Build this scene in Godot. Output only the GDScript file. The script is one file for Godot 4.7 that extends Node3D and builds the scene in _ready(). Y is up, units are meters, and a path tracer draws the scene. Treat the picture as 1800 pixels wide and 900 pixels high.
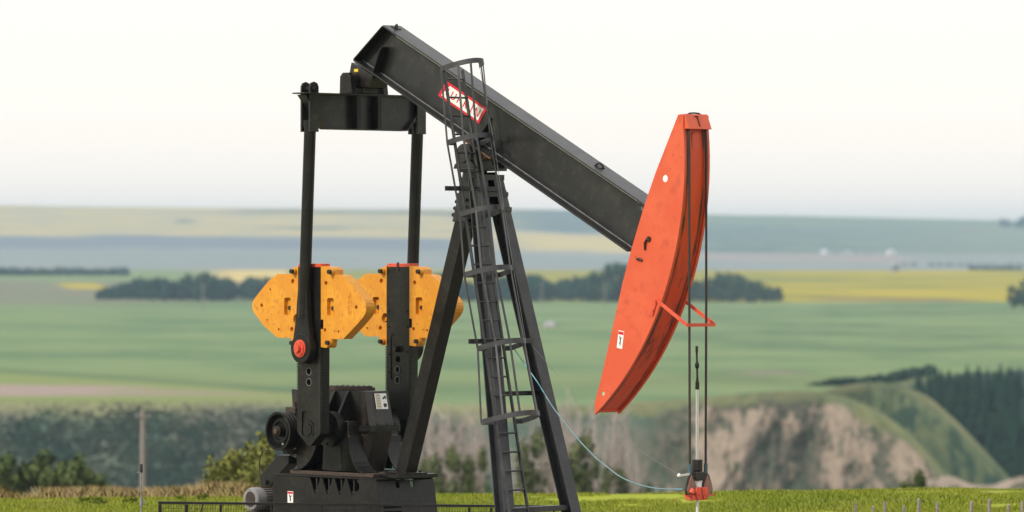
extends Node3D
# An oil pumping unit in front of a hazy prairie valley. Metres, y up. The unit has its own axes:
# X towards the well (the head), Z towards the near side, Y up.

const YAW := -0.8203047      # the unit's turn about y (47 degrees)
const EYE_Y := 5.19
const EYE_Z := 82.08

var jack_at := Transform3D(Basis(Vector3.UP, YAW), Vector3(-0.566, 0, 0))
var M := {}
var taken := {}


# ------------------------------------------------------------------ mesh builder
class MB:
	var v := PackedVector3Array()
	var n := PackedVector3Array()
	var uv := PackedVector2Array()
	var col := PackedColorArray()
	var xf := Transform3D()
	var tint := Color.WHITE
	var marks := PackedInt32Array()

	func tri(a: Vector3, b: Vector3, c: Vector3, na := Vector3.ZERO, nb := Vector3.ZERO, nc := Vector3.ZERO, ua := Vector2.ZERO, ub := Vector2.ZERO, uc := Vector2.ZERO) -> void:
		a = xf * a; b = xf * b; c = xf * c
		var f := (c - a).cross(b - a)
		if f.length_squared() < 1e-16: return
		f = f.normalized()
		if na == Vector3.ZERO:
			na = f; nb = f; nc = f
		else:
			na = xf.basis * na; nb = xf.basis * nb; nc = xf.basis * nc
			if f.dot(na + nb + nc) < 0.0:
				var t := b; b = c; c = t
				t = nb; nb = nc; nc = t
				var q := ub; ub = uc; uc = q
		v.push_back(a); v.push_back(b); v.push_back(c)
		n.push_back(na); n.push_back(nb); n.push_back(nc)
		uv.push_back(ua); uv.push_back(ub); uv.push_back(uc)
		col.push_back(tint); col.push_back(tint); col.push_back(tint)

	# flat quad a b c d round its edge, facing away from 'inside'
	func quad(a: Vector3, b: Vector3, c: Vector3, d: Vector3, inside: Vector3) -> void:
		var f := (b - a).cross(c - a)
		if f.length_squared() < 1e-16: f = (c - a).cross(d - a)
		if f.dot((a + b + c + d) * 0.25 - inside) < 0.0: f = -f
		if f.length_squared() < 1e-20: return
		f = f.normalized()
		tri(a, b, c, f, f, f); tri(a, c, d, f, f, f)

	# polygon in the XY plane pushed from z0 to z1, edges chamfered by 'bev'
	func prism(poly: PackedVector2Array, z0: float, z1: float, bev := 0.0) -> void:
		marks.push_back(v.size())
		if Geometry2D.is_polygon_clockwise(poly): poly.reverse()
		var k := poly.size()
		var inner := PackedVector2Array()
		var outs := []
		for i in k:
			var d0 := (poly[i] - poly[(i + k - 1) % k]).normalized()
			var d1 := (poly[(i + 1) % k] - poly[i]).normalized()
			var n0 := Vector2(d0.y, -d0.x)
			var n1 := Vector2(d1.y, -d1.x)
			var m := n0 + n1
			m = m / maxf(0.35, m.dot(n1))
			inner.push_back(poly[i] - m * bev)
			outs.append(n1)
		var ids := Geometry2D.triangulate_polygon(inner)
		for t in range(0, ids.size(), 3):
			var a := inner[ids[t]]; var b := inner[ids[t + 1]]; var c := inner[ids[t + 2]]
			var up := Vector3(0, 0, 1); var dn := Vector3(0, 0, -1)
			tri(Vector3(a.x, a.y, z1), Vector3(b.x, b.y, z1), Vector3(c.x, c.y, z1), up, up, up)
			tri(Vector3(a.x, a.y, z0), Vector3(b.x, b.y, z0), Vector3(c.x, c.y, z0), dn, dn, dn)
		for i in k:
			var j := (i + 1) % k
			var o := Vector3(outs[i].x, outs[i].y, 0)
			var p := poly[i]; var q := poly[j]; var pi := inner[i]; var qi := inner[j]
			_wall(Vector3(p.x, p.y, z0 + bev), Vector3(q.x, q.y, z0 + bev), Vector3(q.x, q.y, z1 - bev), Vector3(p.x, p.y, z1 - bev), o)
			if bev > 0.0:
				var c1 := (o + Vector3(0, 0, 1)).normalized(); var c0 := (o - Vector3(0, 0, 1)).normalized()
				_wall(Vector3(p.x, p.y, z1 - bev), Vector3(q.x, q.y, z1 - bev), Vector3(qi.x, qi.y, z1), Vector3(pi.x, pi.y, z1), c1)
				_wall(Vector3(p.x, p.y, z0 + bev), Vector3(q.x, q.y, z0 + bev), Vector3(qi.x, qi.y, z0), Vector3(pi.x, pi.y, z0), c0)

	func _wall(a: Vector3, b: Vector3, c: Vector3, d: Vector3, o: Vector3) -> void:
		tri(a, b, c, o, o, o); tri(a, c, d, o, o, o)

	func box(c: Vector3, s: Vector3, bev := 0.0) -> void:
		var h := s * 0.5
		if bev <= 0.0:
			var keep := xf
			xf = xf * Transform3D(Basis(), c)
			prism(PackedVector2Array([Vector2(-h.x, -h.y), Vector2(h.x, -h.y), Vector2(h.x, h.y), Vector2(-h.x, h.y)]), -h.z, h.z)
			xf = keep
			return
		var keep2 := xf
		xf = xf * Transform3D(Basis(), c)
		var b := bev
		prism(PackedVector2Array([Vector2(-h.x + b, -h.y), Vector2(h.x - b, -h.y), Vector2(h.x, -h.y + b), Vector2(h.x, h.y - b), Vector2(h.x - b, h.y), Vector2(-h.x + b, h.y), Vector2(-h.x, h.y - b), Vector2(-h.x, -h.y + b)]), -h.z, h.z, b)
		xf = keep2

	# straight bar from a to b, 'w' wide along side, 'h' along the remaining axis
	func bar(a: Vector3, b: Vector3, side: Vector3, w: float, h: float, bev := 0.0) -> void:
		var d := (b - a).normalized()
		var sx := (side - d * side.dot(d)).normalized()
		var up := d.cross(sx)
		var keep := xf
		xf = xf * Transform3D(Basis(sx, up, d), (a + b) * 0.5)
		box(Vector3.ZERO, Vector3(w, h, a.distance_to(b)), bev)
		xf = keep

	# rolled H section from a to b: flanges face 'dep', flange width along the other axis
	func hbeam(a: Vector3, b: Vector3, dep: Vector3, depth: float, width: float, tf: float, tw: float) -> void:
		var d := (b - a).normalized()
		var x := (dep - d * dep.dot(d)).normalized()
		var off := x * (depth - tf) * 0.5
		bar(a + off, b + off, x, tf, width, 0.004)
		bar(a - off, b - off, x, tf, width, 0.004)
		bar(a, b, x, depth - 2.0 * tf - 0.002, tw)

	func cyl(a: Vector3, b: Vector3, r0: float, r1: float, sides := 20, caps := true) -> void:
		marks.push_back(v.size())
		var d := (b - a).normalized()
		var x := d.cross(Vector3.UP if absf(d.y) < 0.9 else Vector3.RIGHT).normalized()
		var y := d.cross(x)
		for i in sides:
			var t0 := TAU * i / sides; var t1 := TAU * (i + 1) / sides
			var e0 := x * cos(t0) + y * sin(t0); var e1 := x * cos(t1) + y * sin(t1)
			tri(a + e0 * r0, a + e1 * r0, b + e1 * r1, e0, e1, e1)
			tri(a + e0 * r0, b + e1 * r1, b + e0 * r1, e0, e1, e0)
			if caps:
				tri(a, a + e0 * r0, a + e1 * r0, -d, -d, -d)
				tri(b, b + e0 * r1, b + e1 * r1, d, d, d)

	# ring profile of (radius, height) turned about the axis from 'at' along 'dir'
	func lathe(at: Vector3, dir: Vector3, prof: Array, sides := 40) -> void:
		marks.push_back(v.size())
		var d := dir.normalized()
		var x := d.cross(Vector3.UP if absf(d.y) < 0.9 else Vector3.RIGHT).normalized()
		var y := d.cross(x)
		for k in prof.size() - 1:
			var p: Vector2 = prof[k]; var q: Vector2 = prof[k + 1]
			var s := (q - p).normalized()
			for i in sides:
				var t0 := TAU * i / sides; var t1 := TAU * (i + 1) / sides
				var e0 := x * cos(t0) + y * sin(t0); var e1 := x * cos(t1) + y * sin(t1)
				var n0 := e0 * s.y - d * s.x; var n1 := e1 * s.y - d * s.x
				var a := at + e0 * p.x + d * p.y; var b := at + e1 * p.x + d * p.y
				var c := at + e1 * q.x + d * q.y; var f := at + e0 * q.x + d * q.y
				tri(a, b, c, n0, n1, n1); tri(a, c, f, n0, n1, n0)

	func tube(pts: Array, r: float, sides := 8, closed := false) -> void:
		marks.push_back(v.size())
		var k := pts.size()
		var rings := []
		var last := Vector3.ZERO
		for i in k:
			var p: Vector3 = pts[i]
			var a: Vector3 = pts[(i + k - 1) % k] if closed or i > 0 else p
			var b: Vector3 = pts[(i + 1) % k] if closed or i < k - 1 else p
			var d := (b - a).normalized()
			var x := last
			if i == 0: x = Vector3.UP if absf(d.y) < 0.9 else Vector3.RIGHT
			x = (x - d * x.dot(d)).normalized()
			last = x
			var y := d.cross(x)
			var ring := []
			for j in sides:
				var t := TAU * j / sides
				ring.append(x * cos(t) + y * sin(t))
			rings.append(ring)
		for i in (k if closed else k - 1):
			var i1 := (i + 1) % k
			for j in sides:
				var j1 := (j + 1) % sides
				var e00: Vector3 = rings[i][j]; var e01: Vector3 = rings[i][j1]
				var e10: Vector3 = rings[i1][j]; var e11: Vector3 = rings[i1][j1]
				tri(pts[i] + e00 * r, pts[i] + e01 * r, pts[i1] + e11 * r, e00, e01, e11)
				tri(pts[i] + e00 * r, pts[i1] + e11 * r, pts[i1] + e10 * r, e00, e11, e10)

	# flat strap along pts: 'wide' gives its width direction at each point
	func strap(pts: Array, wide: Vector3, w: float, t: float) -> void:
		for i in pts.size() - 1:
			var d: Vector3 = (pts[i + 1] - pts[i]).normalized()
			bar(pts[i] - d * t * 0.3, pts[i + 1] + d * t * 0.3, wide, w, t)

	func bolt(c: Vector3, dir: Vector3, r: float, h: float) -> void:
		cyl(c, c + dir * h, r, r, 6)

	# the shapes of this builder, gathered into the pieces that touch or nearly touch
	func pieces() -> Array:
		var k := marks.size()
		if k < 2 or marks[0] > 0: return [self]
		var boxes := []
		for i in k:
			var e := marks[i + 1] if i < k - 1 else v.size()
			var bb := AABB(v[marks[i]], Vector3.ZERO) if e > marks[i] else AABB()
			for q in range(marks[i], e): bb = bb.expand(v[q])
			boxes.append(bb)
		var own := range(k)
		for i in k:
			for j in range(i + 1, k):
				var p: AABB = boxes[i]; var q: AABB = boxes[j]
				var gap := (p.position - q.end).max(q.position - p.end).max(Vector3.ZERO).length()
				if gap <= maxf(.015, .4 * maxf(p.get_longest_axis_size(), q.get_longest_axis_size())):
					var from: int = own[j]; var to: int = own[i]
					for l in k:
						if own[l] == from: own[l] = to
		var groups := {}
		for i in k:
			if not groups.has(own[i]): groups[own[i]] = MB.new()
			var e := marks[i + 1] if i < k - 1 else v.size()
			var g: MB = groups[own[i]]
			g.v.append_array(v.slice(marks[i], e)); g.n.append_array(n.slice(marks[i], e))
			g.uv.append_array(uv.slice(marks[i], e)); g.col.append_array(col.slice(marks[i], e))
		return groups.values().filter(func(g): return g.v.size() > 0)

	func mesh() -> ArrayMesh:
		var a := []
		a.resize(Mesh.ARRAY_MAX)
		a[Mesh.ARRAY_VERTEX] = v; a[Mesh.ARRAY_NORMAL] = n; a[Mesh.ARRAY_TEX_UV] = uv; a[Mesh.ARRAY_COLOR] = col
		var m := ArrayMesh.new()
		m.add_surface_from_arrays(Mesh.PRIMITIVE_TRIANGLES, a)
		return m


func lin(r: float, g: float, b: float) -> Color:
	return Color(r, g, b).linear_to_srgb()


func numbered(called: String) -> String:
	var k: int = taken.get(called, 0)
	taken[called] = k + 1
	return called if k == 0 else "%s_%03d" % [called, k]


func thing(called: String, label: String, category: String, xf := Transform3D(), group := "") -> Node3D:
	var o := Node3D.new()
	o.name = numbered(called)
	o.transform = xf
	tag(o, label, category, group)
	add_child(o, true)
	return o


func tag(o: Node3D, label: String, category: String, group := "") -> Node3D:
	o.set_meta("label", label)
	o.set_meta("category", category)
	if group: o.set_meta("group", group)
	return o


# commits a builder as one named part; shapes that stand apart from each other become parts of their own
func part(called: String, mb, mat: Material, parent: Node3D, label := "", joined := false) -> MeshInstance3D:
	if mb is MB and parent != self and not joined:
		var all: Array = mb.pieces()
		if all.size() > 1:
			var first: MeshInstance3D
			for p in all:
				var q := part(called, p, mat, parent, label, true)
				if first == null: first = q
			return first
	var o := MeshInstance3D.new()
	o.name = numbered(called) if parent == self else called
	o.mesh = mb.mesh() if mb is MB else mb
	o.material_override = mat
	if label: o.set_meta("label", label)
	parent.add_child(o, true)
	return o


func stuff_part(called: String, mb: MB, mat: Material, parent: Node3D) -> void:
	part(called, mb, mat, parent, "", true).set_meta("kind", "stuff")


func struct(called: String, mesh: Mesh, mat: Material, xf := Transform3D()) -> MeshInstance3D:
	var o := part(called, mesh, mat, self)
	o.transform = xf
	o.set_meta("kind", "structure")
	return o


func copy(o: Node3D, called: String, label: String, xf: Transform3D) -> Node3D:
	var c: Node3D = o.duplicate()
	c.name = numbered(called)
	c.transform = xf
	c.set_meta("label", label)
	add_child(c, true)
	return c


# plate with openings cut through or into it: outline in XY from z0 to z1, cutters [outline, za, zb]
func carve(poly: PackedVector2Array, z0: float, z1: float, cuts: Array) -> ArrayMesh:
	var root := CSGCombiner3D.new()
	add_child(root)
	var all := [[poly, z0, z1]] + cuts
	for i in all.size():
		var p := CSGPolygon3D.new()
		p.polygon = all[i][0]
		p.depth = all[i][2] - all[i][1]
		p.position.z = all[i][2]
		p.operation = CSGShape3D.OPERATION_UNION if i == 0 else CSGShape3D.OPERATION_SUBTRACTION
		root.add_child(p)
	await get_tree().process_frame
	var m: ArrayMesh = root.bake_static_mesh()
	remove_child(root)
	root.free()
	return m


func circle(c: Vector2, r: float, k := 18, sx := 1.0) -> PackedVector2Array:
	var a := PackedVector2Array()
	for i in k:
		a.push_back(c + Vector2(cos(TAU * i / k) * r * sx, sin(TAU * i / k) * r))
	return a


func rrect(c: Vector2, w: float, h: float, r: float) -> PackedVector2Array:
	var a := PackedVector2Array()
	for q in 4:
		var cc := c + Vector2((w * 0.5 - r) * (1 if q in [0, 3] else -1), (h * 0.5 - r) * (1 if q < 2 else -1))
		for i in 4:
			var t := PI * 0.5 * (q + i / 3.0)
			a.push_back(cc + Vector2(cos(t), sin(t)) * r)
	return a


func poly(a: Array) -> PackedVector2Array:
	var p := PackedVector2Array()
	for q in a: p.push_back(Vector2(q[0], q[1]))
	return p


# ------------------------------------------------------------------ materials
func noise(sd: int, freq: float, oct := 4, kind := FastNoiseLite.TYPE_SIMPLEX_SMOOTH) -> FastNoiseLite:
	var f := FastNoiseLite.new()
	f.seed = sd
	f.noise_type = kind
	f.frequency = freq
	f.fractal_octaves = oct
	return f


func to_srgb(x: float) -> float:
	x = clampf(x, 0.0, 1.0)
	return x * 12.92 if x < 0.0031308 else 1.055 * pow(x, 1.0 / 2.4) - 0.055


# worn paint: base colour, faded tone, dirt and chips that show rust; all linear colours
func worn(sd: int, base: Color, fade: Color, dirt: Color, chip: Color, dirt_at: float, chip_at: float, size := 512) -> ImageTexture:
	var a := noise(sd, 0.006, 5).get_seamless_image(size, size)
	var b := noise(sd + 1, 0.022, 4).get_seamless_image(size, size)
	var c := noise(sd + 2, 0.06, 3).get_seamless_image(size, size)
	var g := noise(sd + 3, 0.25, 2).get_seamless_image(size, size)
	var da := a.get_data(); var db := b.get_data(); var dc := c.get_data(); var dg := g.get_data()
	var out := PackedByteArray()
	out.resize(size * size * 3)
	var lut := PackedByteArray()
	lut.resize(1025)
	for i in 1025: lut[i] = int(round(to_srgb(i / 1024.0) * 255.0))
	for i in size * size:
		var x := da[i] / 255.0; var y := db[i] / 255.0; var z := dc[i] / 255.0; var w := dg[i] / 255.0
		var k := base.lerp(fade, clampf((x - 0.35) * 2.2, 0.0, 1.0))
		k = k.lerp(dirt, clampf((y * 0.6 + x * 0.2 + w * 0.2 - dirt_at) * 5.0, 0.0, 1.0) * 0.8)
		k = k.lerp(chip, clampf((z * 0.8 + w * 0.2 - chip_at) * 14.0, 0.0, 1.0))
		var l := 0.9 + w * 0.2
		out[i * 3] = lut[clampi(int(k.r * l * 1024.0), 0, 1024)]
		out[i * 3 + 1] = lut[clampi(int(k.g * l * 1024.0), 0, 1024)]
		out[i * 3 + 2] = lut[clampi(int(k.b * l * 1024.0), 0, 1024)]
	return ImageTexture.create_from_image(Image.create_from_data(size, size, false, Image.FORMAT_RGB8, out))


func bump_tex(sd: int, freq: float, size := 256) -> ImageTexture:
	return ImageTexture.create_from_image(noise(sd, freq, 4).get_seamless_image(size, size))


func mat(tex: Texture2D, rough: float, scale: float, metal := 0.0, bump: Texture2D = null, bump_cm := 0.3, col := Color.WHITE) -> StandardMaterial3D:
	var m := StandardMaterial3D.new()
	m.albedo_color = col
	m.albedo_texture = tex
	m.roughness = rough
	m.metallic = metal
	m.uv1_triplanar = true
	m.uv1_scale = Vector3.ONE * scale
	if bump:
		m.heightmap_enabled = true
		m.heightmap_texture = bump
		m.heightmap_scale = bump_cm
	return m


func flat(c: Color, rough := 0.7, metal := 0.0) -> StandardMaterial3D:
	var m := StandardMaterial3D.new()
	m.albedo_color = c
	m.roughness = rough
	m.metallic = metal
	return m


func tinted(rough := 0.9) -> StandardMaterial3D:
	var m := StandardMaterial3D.new()
	m.vertex_color_use_as_albedo = true
	m.roughness = rough
	m.metallic_specular = 0.2
	return m


func make_materials() -> void:
	var bp := bump_tex(5, 0.03)
	M.black = mat(worn(11, Color(.0112, .0114, .0118), Color(.0205, .0206, .0208), Color(.042, .036, .030), Color(.08, .042, .026), .57, .78), .34, .45, 0.0, bp, .05)
	M.dark = mat(worn(21, Color(.008, .008, .008), Color(.015, .0145, .014), Color(.03, .025, .02), Color(.07, .04, .026), .58, .78), .38, .6, 0.0, bp, .15)
	M.skylit_steel = mat(worn(16, Color(.024, .0255, .030), Color(.040, .042, .048), Color(.06, .056, .052), Color(.085, .05, .035), .55, .78), .36, .6, 0.0, bp, .1)  # black paint made paler and bluer: sky light put into the colour
	M.hanger = mat(worn(86, Color(.26, .125, .095), Color(.32, .17, .13), Color(.14, .06, .05), Color(.08, .04, .03), .55, .75), .6, 3.0)
	M.black.metallic_specular = .5
	M.dark.metallic_specular = .36
	M.flat_black = flat(lin(.006, .006, .006), .5)  # even near-black of the motor bracket
	M.rustdark = mat(worn(36, Color(.032, .025, .021), Color(.055, .036, .027), Color(.02, .017, .015), Color(.13, .062, .035), .55, .66), .7, 1.0, 0.0, bp, .3)
	M.oily = mat(worn(18, Color(.0058, .0057, .0055), Color(.0105, .0102, .0098), Color(.024, .020, .016), Color(.07, .038, .024), .56, .76), .38, .6, 0.0, bp, .06)
	M.oily.metallic_specular = .42
	M.greasy = mat(worn(26, Color(.0075, .0068, .006), Color(.014, .012, .0105), Color(.036, .023, .016), Color(.08, .04, .024), .54, .75), .38, .8, 0.0, bp, .2)
	M.rust = mat(worn(31, Color(.10, .055, .035), Color(.14, .075, .045), Color(.045, .03, .022), Color(.2, .11, .06), .55, .72), .8, .9, 0.0, bp, .3)
	M.orange = mat(worn(41, Color(.61, .088, .034), Color(.65, .108, .044), Color(.50, .07, .03), Color(.2, .035, .02), .60, .79), .42, .3, 0.0, bp, .06)
	M.red = mat(worn(46, Color(.60, .07, .035), Color(.68, .10, .05), Color(.3, .04, .02), Color(.08, .03, .02), .62, .80), .45, .9)
	M.yellow = mat(worn(51, Color(.63, .255, .016), Color(.70, .315, .02), Color(.47, .16, .03), Color(.10, .04, .02), .585, .765), .42, .7, 0.0, bp, .1)
	M.grey = mat(worn(61, Color(.20, .205, .215), Color(.29, .295, .305), Color(.15, .125, .10), Color(.24, .12, .06), .56, .76), .5, .9, 0.0, bp, .1)
	M.rope = mat(worn(71, Color(.018, .013, .012), Color(.035, .024, .02), Color(.05, .03, .02), Color(.08, .05, .03), .6, .8), .55, 2.0)
	M.galv = mat(worn(76, Color(.16, .17, .175), Color(.24, .25, .26), Color(.12, .11, .1), Color(.2, .12, .07), .62, .82), .45, 1.2)
	M.rod = flat(lin(.62, .61, .58), .3)
	M.white = flat(lin(.78, .78, .76), .5)
	M.signred = flat(lin(.60, .012, .03), .45)
	M.ink = flat(lin(.02, .02, .022), .6)
	M.palegreen = flat(lin(.42, .50, .38), .5)
	M.pale_wood = flat(lin(.50, .48, .45), .8)
	M.cream = flat(lin(.55, .51, .43), .6)
	M.yellowtag = flat(lin(.75, .55, .03), .5)
	M.teal = flat(lin(.13, .38, .46), .4)
	M.cable = flat(lin(.66, .64, .58), .5)
	M.blueband = flat(lin(.055, .10, .13), .5)
	M.wood = mat(worn(81, Color(.22, .19, .17), Color(.30, .27, .24), Color(.12, .10, .085), Color(.10, .08, .07), .55, .78), .9, 1.5, 0.0, bp, .5)


# ------------------------------------------------------------------ the land
# Land is described by azimuth 'u' (8700 units per radian-like slope, 900 straight ahead) and distance 'd' from the lookout.
var n_big := noise(901, .004, 4)
var n_mid := noise(902, .02, 4)
var n_fine := noise(903, .09, 4)
var n_gully := noise(904, .05, 4)
var rng := RandomNumberGenerator.new()


func knots(k: Array, x: float) -> float:
	if x <= k[0][0]: return k[0][1]
	for i in k.size() - 1:
		if x <= k[i + 1][0]:
			return lerpf(k[i][1], k[i + 1][1], (x - k[i][0]) / (k[i + 1][0] - k[i][0]))
	return k[-1][1]


func place(u: float, d: float, y: float) -> Vector3:
	return Vector3((u - 900.0) / 8700.0 * d, y, EYE_Z - d)


const NEAR := [[104, 0.0], [108, 0.0], [114, -.35], [125, -1.1], [160, -3.4], [250, -7.4], [400, -17], [600, -40], [700, -58], [950, -62]]
const FAR_Y := [[1200, -30], [3000, -22.4], [5000, -9.2], [6500, -9.0], [8000, 14], [9500, 58], [11000, 103], [11600, 108], [16000, 60]]
const EDGE := [[-800, 1230], [0, 1205], [300, 1200], [520, 1215], [760, 1180], [1000, 1170], [1200, 1190], [1450, 1230], [1600, 1380], [1700, 1470], [1850, 1490], [2600, 1440]]
const SKY_TILT := [[-600, 12], [0, 9.5], [500, 8], [900, 3], [1300, -8], [1800, -16], [2500, -20]]


func height(u: float, d: float) -> float:
	if d < 112.0:
		var x := (u - 900.0) / 8700.0 * d
		var lift := knots([[-10, -.14], [-4, -.10], [2, -.03], [10, .07]], x)
		return lift * smoothstep(84.0, 106.0, d) + n_mid.get_noise_2d(x * 8.0, d * 8.0) * .035 + knots(NEAR, d)
	if d < 900.0:
		var w := smoothstep(112.0, 200.0, d)
		var x2 := (u - 900.0) / 8700.0 * d
		var lift2 := knots([[-10, -.14], [-4, -.10], [2, -.03], [10, .07]], x2 * 108.0 / d)
		return knots(NEAR, d) + n_big.get_noise_2d(x2 * 2.0, d) * 3.0 * smoothstep(300.0, 700.0, d) + lift2 * (1.0 - w)
	var x3 := (u - 900.0) / 8700.0 * d
	var e := knots(EDGE, u) + n_big.get_noise_2d(x3 * 1.5, 40) * 22.0
	if d < e:
		var run := 125.0 + maxf(0.0, e - 1300.0) * 1.1
		var t := clampf((e - d) / run, 0, 1)
		var top := knots(FAR_Y, e)
		var f := t * t * (3.0 - 2.0 * t) * .75 + .25 * sin(t * PI / 2)
		var g := n_gully.get_noise_2d(x3 * .55, d * .12) * 6.0 * sin(t * PI) + n_mid.get_noise_2d(x3, d) * 2.0 * sin(t * PI)
		return lerpf(top, -62.0, f) + g
	var y := knots(FAR_Y, d)
	if d > 5000.0:
		y += knots(SKY_TILT, u) * clampf((d - 5000.0) / 6000.0, 0, 1) * 1.3 + n_big.get_noise_2d(x3 * .12, d * .1) * 9.0 * clampf((d - 6000.0) / 3000.0, 0, 1)
	else:
		y += n_big.get_noise_2d(x3 * .5, d * .35) * .7 * clampf((d - e) / 200.0, 0, 1)
	return y


func sheet(us: Array, ds: Array, ycall: Callable, ccall: Callable) -> ArrayMesh:
	var nu := us.size(); var nd := ds.size()
	var v := PackedVector3Array(); var c := PackedColorArray(); var n := PackedVector3Array(); var ix := PackedInt32Array()
	v.resize(nu * nd); c.resize(nu * nd); n.resize(nu * nd)
	for j in nd:
		for i in nu:
			var p := place(us[i], ds[j], ycall.call(us[i], ds[j]))
			v[j * nu + i] = p
			c[j * nu + i] = ccall.call(us[i], ds[j], p)
	for j in nd:
		for i in nu:
			var a := v[j * nu + mini(i + 1, nu - 1)] - v[j * nu + maxi(i - 1, 0)]
			var b := v[mini(j + 1, nd - 1) * nu + i] - v[maxi(j - 1, 0) * nu + i]
			n[j * nu + i] = a.cross(b).normalized()
	for j in nd - 1:
		for i in nu - 1:
			var q := j * nu + i
			ix.append_array(PackedInt32Array([q, q + nu, q + 1, q + 1, q + nu, q + nu + 1]))
	var arr := []
	arr.resize(Mesh.ARRAY_MAX)
	arr[Mesh.ARRAY_VERTEX] = v; arr[Mesh.ARRAY_NORMAL] = n; arr[Mesh.ARRAY_COLOR] = c; arr[Mesh.ARRAY_INDEX] = ix
	var m := ArrayMesh.new()
	m.add_surface_from_arrays(Mesh.PRIMITIVE_TRIANGLES, arr)
	return m


func steps(a: float, b: float, s: float) -> Array:
	var o := []
	var x := a
	while x < b - s * .3:
		o.append(x)
		x += s
	o.append(b)
	return o


func azimuths(s: float) -> Array:
	return steps(-3400, -100, 60) .slice(0, -1) + steps(-100, 1900, s).slice(0, -1) + steps(1900, 5200, 60)


const GRASS_A := Color(.29, .325, .036)
const GRASS_B := Color(.225, .29, .032)
const GRASS_DRY := Color(.34, .29, .11)
const CROP_A := Color(.165, .235, .100)
const CROP_B := Color(.105, .175, .078)
const OLIVE := Color(.175, .20, .075)
const BARE := Color(.30, .235, .20)
const SCRUB := Color(.060, .105, .078)
const SCRUB_GREY := Color(.115, .118, .092)
const CANOLA := Color(.38, .305, .012)
const CANOLA_B := Color(.215, .215, .022)
const CREAM := Color(.54, .42, .15)
const HAZED_WOOD := Color(.022, .060, .075)  # far woods, with blue haze mixed into their colour
const PALE := Color(.20, .235, .22)
const CLAY := Color(.30, .24, .185)


func near_col(_u: float, d: float, p: Vector3) -> Color:
	var a := n_mid.get_noise_2d(p.x * 3.0, d * 3.0); var b := n_fine.get_noise_2d(p.x * 6.0, d * 6.0)
	var c := GRASS_A.lerp(GRASS_B, clampf(.45 + a * .9 + b * .5, 0, 1))
	var pad := 1.0 - smoothstep(.85, 1.1, Vector2((p.x + .5) / 17.0, (d - 80.0) / 16.5).length() + a * .12)
	c = c.lerp(Color(.17, .145, .115).lerp(Color(.25, .22, .18), clampf(.5 + b, 0, 1)), pad)
	return c.lerp(GRASS_DRY, clampf((a - b) * .8 - .1 + clampf(-.25 - p.x * .03, 0, .3), 0, .6))


func band(x: float, a: float, b: float, soft: float) -> float:
	return smoothstep(a - soft, a + soft, x) * (1.0 - smoothstep(b - soft, b + soft, x))


func valley_col(u: float, d: float, p: Vector3) -> Color:
	var a := n_mid.get_noise_2d(p.x, d * .6); var b := n_fine.get_noise_2d(p.x, d); var g := n_gully.get_noise_2d(p.x * .6, d * .10)
	if d < 880.0:
		return Color(.07, .10, .035).lerp(Color(.16, .14, .08), clampf(.4 + a, 0, 1))
	var e := knots(EDGE, u) + n_big.get_noise_2d(p.x * 1.5, 40) * 22.0
	if d < e:
		var t := clampf((e - d) / 125.0, 0, 1)
		var c := SCRUB.lerp(SCRUB_GREY, clampf(.35 + g * 1.5 + a * .6, 0, 1))
		c = c.lerp(CLAY * .75, clampf((g + a * .5 - .28) * 3.0, 0, .6) * smoothstep(650, 900, u))
		c = c.lerp(Color(.016, .040, .028), smoothstep(1560, 1640, u))
		var top := (1.0 - smoothstep(.03, .16, t + a * .05)) * smoothstep(1700, 1600, u)
		return c.lerp(OLIVE.lerp(BARE, .25), top)
	return crop_col(u, d, p)


func crop_col(u: float, d: float, p: Vector3) -> Color:
	# d rows: 1265 is the foot of the crop, 3000 its far hedge
	var a := n_big.get_noise_2d(p.x * 1.1, d * 1.1 + p.x * .3); var b := n_mid.get_noise_2d(p.x * .55 + d * .02, d * .45)
	var c := CROP_A.lerp(CROP_B, clampf(.40 + a * 1.3 + b * 1.0, 0, 1))
	c = c.lerp(CROP_B * .8, clampf((b * .9 + a * .8 - .06) * 2.6, 0, .75) * smoothstep(1000, 1500, u))
	c = c.lerp(Color(.19, .235, .12), clampf((n_mid.get_noise_2d(p.x * 1.3 + 400.0, d * .9) - .12) * 2.2, 0, .45))
	# yellower at the far left rim and near the foot
	c = c.lerp(OLIVE, .35 * band(d, 1300, 1440, 60) )
	# a slanting strip on the left: dark edge, light olive, then bare earth by the rim
	var slant := d - (1450.0 - u * .36)
	if u < 720.0:
		c = c.lerp(CROP_B * .75, band(slant, -8, 40, 25) * .7)
		c = c.lerp(Color(.185, .23, .075), (1.0 - smoothstep(-22, 4, slant)) * smoothstep(720, 560, u))
		c = c.lerp(BARE.lerp(OLIVE, clampf(.1 + b, 0, .5)), (1.0 - smoothstep(1325, 1350, d + u * .13 + b * 30.0)) * smoothstep(1228, 1245, d) * smoothstep(560, 380, u))
	c = c.lerp(BARE * .8, band(u, 1300, 1410, 40) * band(d, 1430, 1480, 14) * .5)
	c = c.lerp(Color(.17, .17, .11), smoothstep(2800, 3000, d + a * 90.0) * smoothstep(420, 120, u) * .85)
	return c


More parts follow.
